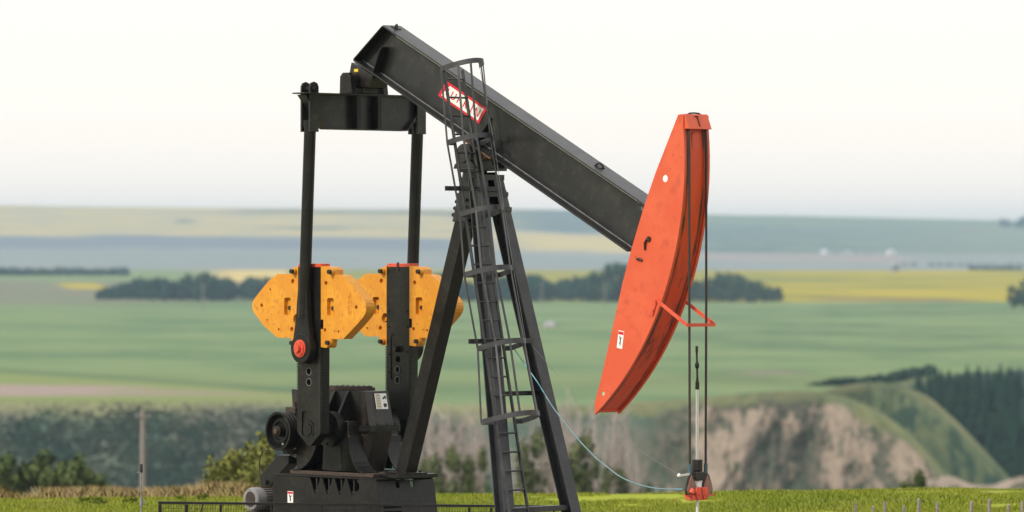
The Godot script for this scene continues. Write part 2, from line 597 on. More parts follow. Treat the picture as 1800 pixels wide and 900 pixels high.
func mid_col(u: float, d: float, p: Vector3) -> Color:
	var a := n_big.get_noise_2d(p.x * .8, d * .55); var b := n_mid.get_noise_2d(p.x * .35, d * .2)
	var c := CROP_A.lerp(CROP_B, clampf(.5 + a, 0, 1))
	var can := CANOLA.lerp(CANOLA_B, clampf(.45 + a * 1.1 + b * .9 + (d - 3900.0) / 4000.0, 0, 1))
	if u > 1150.0:
		c = can
		c = c.lerp(Color(.16, .11, .07), band(d + (u - 1500) * .25, 3060, 3150, 22) * smoothstep(1380, 1460, u) * smoothstep(1760, 1650, u))
	elif u > 500.0:
		c = c.lerp(can, .8)
	else:
		c = Color(.185, .165, .125).lerp(Color(.15, .19, .10), clampf(.4 + b * 1.2, 0, 1))
		c = c.lerp(CANOLA, band(u + (d - 3600) * .06, 118, 190, 14) * band(d, 3560, 3950, 60))
		c = c.lerp(CREAM, smoothstep(3900, 4100, d) * smoothstep(300, 420, u))
		c = c.lerp(CROP_A, smoothstep(4050, 4200, d) * smoothstep(420, 300, u))
	return c


func hill_col(u: float, d: float, p: Vector3) -> Color:
	var a := n_big.get_noise_2d(p.x * .8, d * .8); var b := n_mid.get_noise_2d(p.x * .35, d * .30); var k := d + a * 160.0 + b * 120.0
	var wood := HAZED_WOOD.lerp(Color(.06, .10, .085), clampf(.5 + b, 0, 1))
	var pale := PALE.lerp(Color(.25, .26, .25), clampf(.4 + a, 0, 1))
	var left := smoothstep(980, 760, u); var right := smoothstep(1080, 1220, u)
	# low field, then a blue-grey belt, then cream fields up to the skyline on the left
	var cl := pale.lerp(Color(.15, .17, .20), band(k, 7750, 8560, 160))
	cl = cl.lerp(CREAM.lerp(Color(.34, .31, .20), clampf(.5 + a, 0, 1)), smoothstep(8520, 8640, k))
	cl = cl.lerp(wood, band(k + (u - 600) * .4, 10480, 10720, 60) * smoothstep(330, 520, u) * .75)
	cl = cl.lerp(wood, band(k - (u - 500) * .4, 9130, 9330, 50) * smoothstep(430, 500, u) * smoothstep(760, 640, u) * .8)
	cl = cl.lerp(wood, band(d, 9700, 9950, 60) * band(u, 308, 340, 8) * .9)
	var cm := pale.lerp(CREAM, band(k, 7900, 9200, 180) * .9)
	cm = cm.lerp(wood.lerp(Color(.12, .15, .13), clampf(.4 + a, 0, 1)), smoothstep(9250, 9450, k) * .85)
	var cr := pale.lerp(Color(.30, .25, .22), band(k, 7300, 8050, 120) * smoothstep(1640, 1560, u))
	cr = cr.lerp(Color(.12, .165, .13).lerp(Color(.22, .26, .17), clampf(.45 + a * 1.4 + b + (u - 1500) / 1500.0, 0, 1)), smoothstep(8000, 8200, k))
	cr = cr.lerp(wood, clampf((b * 1.1 + a * .9 + .02) * 3.0, 0, .85) * band(k, 8150, 10350, 200) * smoothstep(2000, 1350, u))
	cr = cr.lerp(Color(.15, .20, .12), smoothstep(10450, 10650, k))
	cr = cr.lerp(Color(.22, .10, .13), band(u, 1685, 1735, 6) * band(d, 10000, 10150, 30) * .7)
	var c := cl.lerp(cm, 1.0 - left) if u < 1080.0 else cm
	return c.lerp(cr, right)


func field_mat(rough := .95) -> StandardMaterial3D:
	return tinted(rough)


func build_land() -> void:
	rng.seed = 77
	var fm := field_mat()
	# near field: ordinary rows, wide enough to walk on
	struct("near_field", sheet(steps(-16000, -800, 800).slice(0, -1) + steps(-800, 2600, 25).slice(0, -1) + steps(2600, 18000, 800), steps(14, 84, 5).slice(0, -1) + steps(84, 116, .8).slice(0, -1) + steps(116, 172, 4), height, near_col), fm)
	var pasture := PlaneMesh.new()
	pasture.size = Vector2(3000, 1500)
	struct("pasture", pasture, flat(lin(.15, .19, .05), .95), Transform3D(Basis(), Vector3(0, -.35, EYE_Z - 16 + 750)))
	struct("valley", sheet(azimuths(6), steps(172, 860, 30).slice(0, -1) + steps(860, 1290, 4.5).slice(0, -1) + steps(1290, 1600, 14), height, valley_col), fm)
	struct("crop_field", sheet(azimuths(12), steps(1600, 3000, 20), height, crop_col), fm)
	struct("canola_field", sheet(azimuths(10), steps(3000, 5000, 32), height, mid_col), fm)
	struct("far_hillside", sheet(azimuths(9), steps(5000, 7000, 150).slice(0, -1) + steps(7000, 11700, 42).slice(0, -1) + steps(11700, 15000, 400), height, hill_col), fm)
	# the clay bluff, the green spur behind it, and low clay banks at the river
	ridge("clay_bluff", [[820, 735, 1140], [900, 722, 1120], [1000, 714, 1090], [1100, 708, 1062], [1170, 704, 1046], [1250, 697, 1038], [1330, 689, 1040], [1400, 686, 1046], [1450, 689, 1050], [1500, 701, 1047], [1545, 722, 1040], [1590, 752, 1031], [1630, 795, 1022], [1665, 840, 1014], [1700, 890, 1008], [1730, 940, 1004]], bluff_col, 1.0)
	ridge("grassy_spur", [[1370, 720, 1105], [1430, 692, 1120], [1480, 678, 1132], [1530, 671, 1140], [1580, 674, 1142], [1630, 694, 1136], [1680, 738, 1122], [1730, 790, 1106], [1780, 845, 1092], [1840, 920, 1080]], spur_col, .7)
	ridge("clay_bank", [[1560, 905, 850], [1600, 872, 852], [1622, 850, 855], [1640, 838, 856], [1652, 841, 857], [1668, 832, 858], [1684, 842, 858], [1700, 848, 857], [1720, 856, 856], [1738, 850, 856], [1752, 853, 856], [1772, 842, 857], [1785, 836, 858], [1798, 839, 859], [1810, 832, 860], [1835, 838, 861], [1860, 846, 862], [1920, 900, 860]], bank_col, 1.3)


func ridge(called: String, line: Array, ccall: Callable, rough: float) -> void:
	# a hill swept along its crest: front falls towards the lookout, back sinks slowly
	var us := steps(line[0][0], line[-1][0], 3.0)
	var ky := []; var kd := []
	for l in line:
		kd.append([l[0], l[2]])
		ky.append([l[0], EYE_Y - (l[1] - 450.0) / 8700.0 * l[2]])
	var ts := steps(-90, -10, 16).slice(0, -1) + steps(-10, 72, .7)
	var nu := us.size(); var nt := ts.size()
	var v := PackedVector3Array(); var c := PackedColorArray(); var n := PackedVector3Array(); var ix := PackedInt32Array()
	v.resize(nu * nt); c.resize(nu * nt); n.resize(nu * nt)
	for j in nt:
		for i in nu:
			var u: float = us[i]; var t: float = ts[j]
			var d0 := knots(kd, u)
			var y0 := (knots(ky, u - 14) + knots(ky, u) * 2.0 + knots(ky, u + 14)) * .25
			var x := (u - 900.0) / 8700.0 * d0
			var g := n_gully.get_noise_2d(x * 2.6, t * .8) ; var f := n_fine.get_noise_2d(x * 3.4, t * 2.2); var b := n_mid.get_noise_2d(x * 2.2, t * 2.0)
			var fade := smoothstep(2.0, 14.0, t)
			var out := t * .62 if t > 0 else t
			var drop := 0.0
			if t > 0.0: drop = t * .75 - 5.0 * (1.0 - exp(-t / 7.0))
			else: drop = -t * .16 - 1.2 * (1.0 - exp(t / 20.0))
			out += (g * 3.4 + f * 1.1 + b * 2.6) * fade * rough
			drop += f * .7 * fade * rough
			var d := d0 - out
			var p := place(u, d, y0 - drop)
			p.x = x + (u - 900.0) / 8700.0 * (d - d0) * .5
			v[j * nu + i] = p
			c[j * nu + i] = ccall.call(u, t, x, g, f)
	for j in nt:
		for i in nu:
			var a := v[j * nu + mini(i + 1, nu - 1)] - v[j * nu + maxi(i - 1, 0)]
			var b2 := v[mini(j + 1, nt - 1) * nu + i] - v[maxi(j - 1, 0) * nu + i]
			n[j * nu + i] = b2.cross(a).normalized()
	for j in nt - 1:
		for i in nu - 1:
			var q := j * nu + i
			ix.append_array(PackedInt32Array([q, q + 1, q + nu, q + 1, q + nu + 1, q + nu]))
	var arr := []
	arr.resize(Mesh.ARRAY_MAX)
	arr[Mesh.ARRAY_VERTEX] = v; arr[Mesh.ARRAY_NORMAL] = n; arr[Mesh.ARRAY_COLOR] = c; arr[Mesh.ARRAY_INDEX] = ix
	var m := ArrayMesh.new()
	m.add_surface_from_arrays(Mesh.PRIMITIVE_TRIANGLES, arr)
	struct(called, m, tinted(.95))


func bluff_col(u: float, t: float, x: float, g: float, f: float) -> Color:
	var w := n_mid.get_noise_2d(x * 3.0 + 90.0, t * 2.2)
	var grass := Color(.155, .160, .080).lerp(Color(.105, .130, .068), clampf(.5 + f + w, 0, 1))
	var st := n_fine.get_noise_2d(x * 5.0, t * 1.6 + 300.0)
	var s2 := n_fine.get_noise_2d(x * 11.0 + 70.0, t * 6.0)
	var scrub := Color(.045, .064, .042).lerp(Color(.118, .102, .078), clampf(.5 + f * 1.0 + s2 * .8, 0, 1))
	var clay := CLAY.lerp(Color(.20, .16, .125), clampf(.45 + st * .8 + s2 * .9, 0, 1))
	var bare := .50 * band(u + t * 1.2, 1235, 1345, 26) + .58 * band(u - t * .6, 1425, 1610, 24) - .28
	bare -= .42 * (1.0 - smoothstep(7.0, 12.0, t + 4.0 * band(u, 1440, 1620, 20)))
	bare -= .9 * smoothstep(1262, 1190, u + t * 1.8) + .28 * smoothstep(15, 36, t)
	var k := clampf((g * 1.1 + w * 1.1 + st * .9 + s2 * .6 + bare + .06) * 4.6, 0, 1)
	var c := scrub.lerp(clay, k)
	var wall := SCRUB.lerp(SCRUB_GREY, clampf(.4 + g + w, 0, 1))
	c = c.lerp(wall, smoothstep(1200, 1120, u + t * 1.5))
	return grass.lerp(c, smoothstep(4.6, 8.5, t + w * 4.0 + g * 3.0 - 2.2 * band(u, 1430, 1640, 30)))


func spur_col(_u: float, t: float, x: float, g: float, f: float) -> Color:
	var w := n_mid.get_noise_2d(x * 2.2 + 50.0, t * 1.4)
	var st := n_fine.get_noise_2d(x * 4.0 + 40.0, t * 1.2)
	var c := Color(.105, .125, .066).lerp(Color(.060, .088, .050), clampf(.5 + f + st * .5, 0, 1))
	c = c.lerp(Color(.022, .045, .034), clampf((g * .9 + w * 1.1 + st * .8 - .05) * 2.6, 0, .85) * smoothstep(4, 9, t))
	return c.lerp(Color(.17, .165, .085), clampf((.3 - w) * 1.2, 0, .7) * (1.0 - smoothstep(3, 9, t)))


func bank_col(_u: float, t: float, x: float, g: float, f: float) -> Color:
	var w := n_mid.get_noise_2d(x * 2.0 + 20.0, t * 1.5)
	return Color(.29, .235, .19).lerp(Color(.10, .10, .068), clampf((w * 1.6 + f * 1.4 + n_fine.get_noise_2d(x * 7.0, t * 4.0) * .8 + .22) * 2.6 + smoothstep(4, 14, t) * .5, 0, 1))


# ------------------------------------------------------------------ plants
func leafy(sd: int, count: int, size: Vector3, leaf: float, a: Color, b: Color, clumps := 9) -> ArrayMesh:
	# many leaf-sized faces gathered in clumps through an ellipsoid that stands on y = 0
	var r := RandomNumberGenerator.new()
	r.seed = sd
	var cs := []
	for i in clumps:
		var p := Vector3(r.randf_range(-1, 1), r.randf_range(-.8, 1), r.randf_range(-1, 1))
		if p.length() > 1.0: p = p.normalized() * r.randf_range(.6, 1.0)
		cs.append([p, r.randf_range(.28, .55), r.randf()])
	var m := MB.new()
	for i in count:
		var k: Array = cs[r.randi() % clumps]
		var q: Vector3 = Vector3(r.randfn(), r.randfn(), r.randfn()).normalized() * pow(r.randf(), .4) * k[1]
		var p: Vector3 = (k[0] + q) * .78
		p = Vector3(p.x * size.x * .5, (p.y * .5 + .52) * size.y, p.z * size.z * .5)
		if p.y < .03 * size.y: p.y = r.randf() * .2 * size.y
		var e := Vector3(r.randfn(), r.randfn(), r.randfn()).normalized()
		var s := e.cross(Vector3(r.randfn(), r.randfn(), r.randfn())).normalized()
		var w := leaf * r.randf_range(.6, 1.3)
		m.tint = a.lerp(b, clampf(k[2] * .6 + r.randf() * .5, 0, 1))
		var nn: Vector3 = (q.normalized() + Vector3(0, .5, 0) + e.cross(s) * .3).normalized()
		m.tri(p - s * w * .5, p + e * w, p + s * w * .5, nn, nn, nn)
		m.tri(p - s * w * .5, p - e * w * .6, p + s * w * .5, nn, nn, nn)
	return m.mesh()


func stems(sd: int, count: int, size: Vector3, thick: float, a: Color, b: Color, twigs := 5) -> ArrayMesh:
	var r := RandomNumberGenerator.new()
	r.seed = sd
	var m := MB.new()
	for i in count:
		var base := Vector3(r.randf_range(-.3, .3) * size.x, 0, r.randf_range(-.3, .3) * size.z)
		var top := Vector3(base.x * 1.6 + r.randfn() * .08 * size.x, size.y * r.randf_range(.6, 1.0), base.z * 1.6)
		var mid := base.lerp(top, .5) + Vector3(r.randfn(), 0, r.randfn()) * size.x * .04
		m.tint = a.lerp(b, r.randf())
		m.cyl(base, mid, thick, thick * .7, 5, false)
		m.cyl(mid, top, thick * .7, thick * .2, 5, false)
		for k in twigs:
			var f := r.randf_range(.35, .95)
			var p := base.lerp(mid, f * 2.0) if f < .5 else mid.lerp(top, f * 2.0 - 1.0)
			var q := p + Vector3(r.randfn() * .13 * size.x, size.y * r.randf_range(.08, .22), r.randfn() * .13 * size.z)
			m.cyl(p, q, thick * .35, thick * .1, 4, false)
	return m.mesh()


func spruce_mesh(sd: int, h: float) -> ArrayMesh:
	var r := RandomNumberGenerator.new()
	r.seed = sd
	var m := MB.new()
	var y := h * .08
	while y < h * .97:
		var f := 1.0 - y / h
		var rad := h * .20 * pow(f, .7) * r.randf_range(.75, 1.15) + .12
		var k := 7 + int(f * 5.0)
		var a0 := r.randf() * TAU
		for i in k:
			var t := a0 + TAU * i / k + r.randf_range(-.2, .2)
			var rr := rad * r.randf_range(.6, 1.15)
			var tip := Vector3(cos(t) * rr, y - rr * .35, sin(t) * rr)
			var s := Vector3(-sin(t), 0, cos(t)) * (rr * .34 + .1)
			var up := Vector3(0, y + h * .03, 0)
			m.tint = Color(.014, .040, .028).lerp(Color(.026, .062, .036), r.randf())
			var nn := Vector3(cos(t) * .8, .6, sin(t) * .8).normalized()
			var md := up.lerp(tip, .55)
			m.tri(up, md + s, tip, nn, nn, nn); m.tri(up, tip, md - s, nn, nn, nn)
			m.tri(up, md + s + Vector3(0, -.25, 0), md - s + Vector3(0, -.25, 0), nn, nn, nn)
		y += h * .028 + f * .12
	m.tri(Vector3(-.12, h * .9, 0), Vector3(.12, h * .9, 0), Vector3(0, h, 0))
	return m.mesh()


func leaf_mat() -> StandardMaterial3D:
	var m := tinted(.85)
	m.backlight_enabled = true
	m.backlight = Color(.35, .35, .3)
	return m


func crowd(called: String, mesh: Mesh, mat: Material, where: Array, tints: Array, label: String, cat: String) -> void:
	var mm := MultiMesh.new()
	mm.transform_format = MultiMesh.TRANSFORM_3D
	mm.use_colors = true
	mm.mesh = mesh
	mm.instance_count = where.size()
	for i in where.size():
		mm.set_instance_transform(i, where[i])
		mm.set_instance_color(i, tints[i])
	var o := MultiMeshInstance3D.new()
	o.name = numbered(called)
	o.multimesh = mm
	o.material_override = mat
	tag(o, label, cat)
	o.set_meta("kind", "stuff")
	add_child(o, true)


func spin(s: Vector3) -> Basis:
	return Basis(Vector3.UP, rng.randf() * TAU) * Basis.from_scale(s)


func plant(called: String, label: String, cat: String, group: String, xf: Transform3D, crown: Mesh, stem: Mesh) -> Node3D:
	var t := thing(called, label, cat, xf, group)
	if crown: part("crown", crown, M.leaf, t)
	if stem: part("trunk", stem, M.bark, t)
	return t


func build_far_things() -> void:
	M.leaf = leaf_mat()
	M.bark = tinted(.9)
	build_grass()
	build_shrubs()
	build_woods()
	build_poles_and_sheds()


func build_grass() -> void:
	var lush := MB.new()
	var r := RandomNumberGenerator.new()
	r.seed = 5
	for i in 16:
		var b := Vector3(r.randfn() * .10, 0, r.randfn() * .10)
		var t := r.randf() * TAU
		var h := r.randf_range(.10, .27)
		var s := Vector3(cos(t), 0, sin(t)) * .0075
		var lean := Vector3(r.randfn(), 0, r.randfn()) * h * .25
		lush.tint = Color(.98, 1.0, .9).lerp(Color(1.28, 1.2, 1.15), r.randf())
		var n := Vector3(-sin(t) * .4, .9, cos(t) * .4).normalized()
		var mid := b + Vector3(0, h * .6, 0) + lean * .4
		lush.tri(b - s, b + s, mid + s * .7, n, n, n)
		lush.tri(b - s, mid + s * .7, mid - s * .7, n, n, n)
		lush.tri(mid - s * .7, mid + s * .7, b + Vector3(0, h, 0) + lean, n, n, n)
	var where := []; var tints := []
	for i in 85000:
		var d := rng.randf_range(94, 119)
		var x := rng.randf_range(-16, 16)
		var y := height(900.0 + x / d * 8700.0, d)
		var k := n_mid.get_noise_2d(x * 9.0, d * 5.0); var k2 := n_fine.get_noise_2d(x * 4.0, d * 4.0)
		if k + k2 < -.45: continue
		where.append(Transform3D(spin(Vector3(1.5, .8, 1.5) * (rng.randf_range(.28, .55) + k * .25)), Vector3(x, y - .01, EYE_Z - d)))
		var c := GRASS_A.lerp(GRASS_B, clampf(.5 + k * 1.1 + rng.randfn() * .1, 0, 1))
		c = c.lerp(GRASS_DRY, clampf(rng.randf() * .5 - .2 - k2 * .5 + clampf(-.1 - x * .02, 0, .25), 0, .7))
		tints.append(c)
	crowd("grass", lush.mesh(), tinted(.8), where, tints, "bright green grass along the brow of the near field", "grass")
	# dry weeds and seed heads on the left of the brow
	where = []; tints = []
	for i in 12000:
		var d := rng.randf_range(116, 150)
		var u := rng.randf_range(-100, 500) if i % 4 else rng.randf_range(500, 1020)
		var lush_here := n_mid.get_noise_2d(u * .30, 7.0)
		var full := .35 + lush_here * 1.2 + (.45 if u > 95 and u < 470 else 0.0)
		if rng.randf() > full: continue
		var rise := (10.0 + 17.0 * clampf(full, 0, 1.2)) * rng.randf_range(.55, 1.1) * (1.0 if u < 500 else .35)
		var y := height(u, d)
		var h := EYE_Y - (880.0 - rise - 450.0) / 8700.0 * d - y
		if h < .1 or h > 1.9: continue
		where.append(Transform3D(spin(Vector3(2.6, h / .24, 2.6)), place(u, d, y - .02)))
		tints.append(Color(.34, .225, .135).lerp(Color(.29, .255, .09), rng.randf()) * rng.randf_range(.8, 1.1))
	crowd("dry_weeds", lush.mesh(), tinted(.9), where, tints, "reddish tan dry weeds and seed heads along the left brow", "weeds")


func build_shrubs() -> void:
	var olive: Mesh = leafy(11, 1500, Vector3(2.6, 3.2, 2.2), .13, Color(.13, .155, .035), Color(.22, .225, .06), 12)
	var olive_stem: Mesh = stems(12, 9, Vector3(2.2, 2.6, 2.0), .025, Color(.12, .09, .06), Color(.2, .16, .11))
	var spots := [[380, 152, .70, .62], [402, 158, .80, .70], [426, 155, .86, .80], [450, 160, 1.0, .86], [474, 164, .95, .80]]
	var says := ["small olive shrub, leftmost of the clump behind the fence", "olive shrub, second from the left behind the fence", "middle olive shrub of the clump left of the motor", "tallest olive shrub, behind the grey motor", "olive shrub half hidden by the dark motor bracket"]
	for i in spots.size():
		var q: Array = spots[i]
		plant("olive_shrub", says[i], "shrub", "olive shrubs left of the motor", Transform3D(spin(Vector3(q[3], q[2], q[3])), place(q[0], q[1], height(q[0], q[1]) - .2)), olive, olive_stem)
	var dark: Mesh = leafy(21, 1500, Vector3(5.0, 5.2, 4.0), .26, Color(.07, .105, .04), Color(.13, .165, .065), 11)
	var dark_stem: Mesh = stems(22, 6, Vector3(3.6, 4.0, 3.2), .05, Color(.08, .07, .055), Color(.12, .10, .08))
	spots = [[-12, 245, .54], [26, 250, .57], [56, 246, .48], [86, 248, .60], [118, 244, .56], [148, 246, .50], [186, 250, .32]]
	says = ["dark green bush cut by the left edge of the view", "dark bush at the left edge beside the cut one", "lower dark bush, third from the left edge", "tall dark bush, fourth from the left edge", "rounded dark bush, left of the pale utility pole by two", "dark bush nearest on the left of the utility pole", "small low bush just left of the utility pole"]
	for i in spots.size():
		var q: Array = spots[i]
		plant("dark_bush", says[i], "bush", "dark bushes on the left", Transform3D(spin(Vector3.ONE * q[2]), place(q[0], q[1], height(q[0], q[1]) - .2)), dark, dark_stem)
	# low bright tussocks in the weeds
	var low: Mesh = leafy(31, 420, Vector3(1.1, .62, .9), .07, Color(.10, .15, .02), Color(.17, .21, .03), 7)
	var tuss := [[150, 106, .40], [176, 105.5, .46], [228, 106, .40], [320, 107, .36], [352, 107, .40]]
	says = ["low green tussock, leftmost in the dry weeds", "low green tussock, second from the left in the weeds", "low green tussock just left of the vent pipe", "green tussock above the left end of the guard fence", "green tussock behind the second fence post"]
	for i in tuss.size():
		var q: Array = tuss[i]
		var o := part("tussock", low, M.leaf, self)
		o.transform = Transform3D(spin(Vector3.ONE * q[2]), place(q[0], q[1], height(q[0], q[1]) - .05))
		tag(o, says[i], "tussock", "green tussocks in the dry weeds")
	# thicket of grey stems and green poplars between the post and the well
	var green: Mesh = leafy(41, 1500, Vector3(5.0, 10.5, 4.5), .34, Color(.085, .12, .045), Color(.165, .18, .075), 12)
	var green_stem: Mesh = stems(42, 4, Vector3(3.5, 9.0, 3.5), .12, Color(.25, .22, .19), Color(.38, .34, .30))
	var bare: Mesh = stems(51, 26, Vector3(6.0, 13.0, 5.0), .13, Color(.36, .30, .275), Color(.54, .47, .44), 9)
	var bare_leaf: Mesh = leafy(52, 420, Vector3(5.5, 5.5, 4.5), .30, Color(.11, .13, .06), Color(.20, .19, .11), 9)
	spots = [[745, 372, .8], [785, 380, .95], [806, 365, .85], [842, 372, .9], [938, 350, 1.0], [962, 385, .9], [1024, 352, .98], [1052, 370, .8], [1090, 385, .75], [1136, 395, .6]]
	says = ["green poplar at the left end of the thicket, beside the rear leg", "green poplar between the rear leg and the ladder leg", "narrow green poplar just left of the ladder leg", "green poplar hidden behind the ladder", "green poplar between the two front legs", "thin poplar just left of the far front leg", "tall green poplar just right of the far front leg", "green poplar under the sagging hose", "low green poplar right of the hose's bend", "smallest poplar at the right end of the thicket"]
	for i in spots.size():
		var q: Array = spots[i]
		plant("poplar", says[i], "tree", "green poplars behind the unit", Transform3D(spin(Vector3(.55, .72, .55) * q[2]), place(q[0], q[1], height(q[0], q[1]) - .6)), green, green_stem)
	spots = [[762, 385, 1.15], [822, 390, 1.1], [920, 395, .95], [985, 380, 1.05], [1008, 378, 1.2], [1062, 392, 1.2], [1100, 400, .9], [1165, 410, .6]]
	says = ["grey leafless thicket beside the rear leg", "grey leafless thicket seen just left of the ladder", "grey leafless thicket seen between the ladder and the far leg", "grey leafless thicket behind the far front leg", "tall grey leafless thicket right of the far front leg", "tall grey leafless thicket where the hose crosses it", "lower grey leafless thicket right of the hose", "small grey leafless thicket left of the rope bridle"]
	for i in spots.size():
		var q: Array = spots[i]
		plant("bare_thicket", says[i], "bush", "grey bare thickets behind the unit", Transform3D(spin(Vector3(.6, .72, .6) * q[2]), place(q[0], q[1], height(q[0], q[1]) - .6)), bare_leaf, bare)
	var right_bush: Mesh = leafy(61, 1100, Vector3(4.2, 5.0, 3.6), .25, Color(.05, .085, .022), Color(.09, .13, .035), 9)
	spots = [[1592, 300, .78], [1612, 296, 1.0], [1634, 304, .6], [1668, 300, .52]]
	says = ["green bush, leftmost under the clay bluff", "tallest green bush under the clay bluff", "low green bush right of the tallest one", "small round bush alone before the pale clay bank"]
	for i in spots.size():
		var q: Array = spots[i]
		plant("river_bush", says[i], "bush", "green bushes under the clay bluff", Transform3D(spin(Vector3(.40, .70, .40) * q[2]), place(q[0], q[1], height(q[0], q[1]) - .2)), right_bush, dark_stem)
	# scrub on the valley side, too dense to count
	var scrub: Mesh = leafy(71, 46, Vector3(3.0, 2.2, 2.8), .62, Color(.8, .8, .8), Color(1.2, 1.2, 1.2), 5)
	var where := []; var tints := []
	for i in 30000:
		var u := rng.randf_range(-500, 1260)
		var e := knots(EDGE, u)
		var q0 := pow(rng.randf(), .75)
		var d := e - 4.0 - q0 * 106.0
		var x := (u - 900.0) / 8700.0 * d
		var k := n_mid.get_noise_2d(x * 2.2, d * 1.2) + n_fine.get_noise_2d(x * 1.4, d) * .6
		if rng.randf() > .75 - k * .6: continue
		where.append(Transform3D(spin(Vector3.ONE * rng.randf_range(.3, .72) * (.4 + .6 * smoothstep(.03, .3, q0))), place(u, d, height(u, d) - .3)))
		tints.append(Color(.052, .100, .072).lerp(Color(.125, .135, .094), clampf(.40 + k * .75 + rng.randfn() * .10, 0, 1)))
	crowd("valley_scrub", scrub, M.leaf, where, tints, "dark blue green scrub covering the valley side", "scrub")


func build_woods() -> void:
	# hedges and shelter belts across the plain
	var tree: Mesh = leafy(81, 130, Vector3(11, 13, 10), 1.9, Color(.75, .75, .75), Color(1.25, 1.25, 1.2), 8)
	var where := []; var tints := []
	var add := func(u: float, d: float, s: float, c: Color) -> void:
		where.append(Transform3D(spin(Vector3(s, s * rng.randf_range(.85, 1.15), s)), place(u, d, height(u, d) - 1.0)))
		tints.append(c * rng.randf_range(.8, 1.15))
	var dk := Color(.022, .068, .044)
	for i in 260:
		var u := rng.randf_range(172, 545)
		add.call(u, rng.randf_range(3060, 3200) - (u - 172) * .12, clampf(.45 + (u - 172) / 140.0, .45, 1.0) * (1.15 if u > 335 and u < 375 else .95), dk)
	crowd("left_shelter_belt", tree, M.leaf, where.duplicate(), tints.duplicate(), "dark shelter belt left of the yellow counterweights", "trees")
	where.clear(); tints.clear()
	for i in 420:
		var u := rng.randf_range(770, 1372)
		var s := 1.0 + .12 * sin(u * .05) + .2 * n_mid.get_noise_2d(u, 3.0)
		if u > 1340: s *= .7
		add.call(u, rng.randf_range(2990, 3130), s, dk.lerp(Color(.048, .092, .034), clampf((u - 1000) / 350.0, 0, 1)))
	crowd("middle_shelter_belt", tree, M.leaf, where.duplicate(), tints.duplicate(), "green shelter belt across the plain behind the orange head", "trees")
	where.clear(); tints.clear()
	for i in 300:
		var u := rng.randf_range(-100, 225)
		add.call(u, rng.randf_range(4440, 4540), rng.randf_range(.38, .62), dk)
	for i in 70:
		add.call(rng.randf_range(1700, 1830), rng.randf_range(5000, 5100), rng.randf_range(.25, .45), dk)
	for i in 60:
		add.call(rng.randf_range(1580, 1830), rng.randf_range(6900, 7100), rng.randf_range(.25, .5), dk)
	for i in 20:
		add.call(rng.randf_range(1760, 1830), rng.randf_range(10300, 10500), rng.randf_range(1.2, 1.9), dk)
	crowd("distant_hedges", tree, M.leaf, where.duplicate(), tints.duplicate(), "thin dark hedges along the far field edges", "hedge")
	# trees that stand out one by one
	var big: Mesh = leafy(82, 420, Vector3(13, 22, 12), 1.7, Color(.028, .070, .036), Color(.055, .105, .045), 12)
	var trunk := MB.new()
	trunk.tint = Color(.06, .05, .04)
	trunk.cyl(Vector3.ZERO, Vector3(0, 12, 0), .35, .15, 7)
	var tm := trunk.mesh()
	var spots := [[1050, 2965, 1.0], [1074, 2975, 1.28], [1096, 2980, 1.25], [1120, 2985, 1.15], [1040, 2975, .9], [1063, 2960, 1.15], [1086, 2985, 1.2], [1288, 2970, .72], [1318, 2960, .66], [352, 3000, .85]]
	var says := ["tall tree at the left of the clump beside the orange head", "tallest tree of the clump beside the orange head", "tall tree touching the left edge of the orange head", "tall tree behind the orange head", "leftmost and lowest tree of the clump beside the orange head", "tree just left of the tallest one beside the orange head", "tree just right of the tallest one beside the orange head", "taller tree in the belt right of the hanging ropes", "dark tree near the right end of the belt", "tall tree standing above the left shelter belt"]
	for i in spots.size():
		var q: Array = spots[i]
		plant("tall_tree", says[i], "tree", "", Transform3D(spin(Vector3.ONE * q[2]), place(q[0], q[1], height(q[0], q[1]) - 1.0)), big, tm)
	spots = [[1783, 2700, .68], [1800, 2710, .92], [1822, 2690, 1.0]]
	says = ["lower dark tree at the right edge of the yellow field", "dark tree cut by the right edge of the view", "dark tree just outside the right edge of the view"]
	for i in spots.size():
		var q: Array = spots[i]
		plant("dark_tree", says[i], "tree", "", Transform3D(spin(Vector3.ONE * q[2]), place(q[0], q[1], height(q[0], q[1]) - .5)), big, tm)
	# spruces of the side valley on the right, one by one
	var kinds := [spruce_mesh(91, 17.0), spruce_mesh(92, 15.0), spruce_mesh(93, 19.0)]
	var st := MB.new()
	st.tint = Color(.07, .055, .045)
	st.cyl(Vector3.ZERO, Vector3(0, 3.5, 0), .22, .18, 6)
	var sm := st.mesh()
	var made := []
	for i in 330:
		var u := rng.randf_range(1600, 1900)
		var d := rng.randf_range(1165, 1480)
		if d < 1180 + (1700 - u) * 1.6: continue
		if d < 1200 and u < 1700: continue
		var g := (EYE_Y - height(u, d)) / d * 8700.0 + 450.0
		var most := (g - 642.0 - (1700.0 - u) * .06) / 8700.0 * d
		var tall := minf(most, 19.0) * rng.randf_range(.72, 1.0)
		if tall < 4.0: continue
		made.append([u, d, tall / 17.0, 0])
	var bush: Mesh = leafy(95, 60, Vector3(5.0, 3.4, 4.0), .9, Color(.016, .045, .032), Color(.035, .07, .04), 6)
	where.clear(); tints.clear()
	for i in 260:
		var u := rng.randf_range(1418, 1640)
		var dd := maxf(1322.0 + rng.randf_range(0, 24), knots(EDGE, u) + rng.randf_range(4, 40))
		where.append(Transform3D(spin(Vector3.ONE * rng.randf_range(.45, .8) * clampf((u - 1405) / 60.0, .3, 1.0) * (1.0 + (u - 1418) / 420.0)), place(u, dd, height(u, dd) - .4)))
		tints.append(Color.WHITE * rng.randf_range(.8, 1.2))
	crowd("hedge_row", bush, M.leaf, where, tints, "dark hedge running above the green spur", "hedge")
	made.sort_custom(func(p, q): return p[1] > q[1])
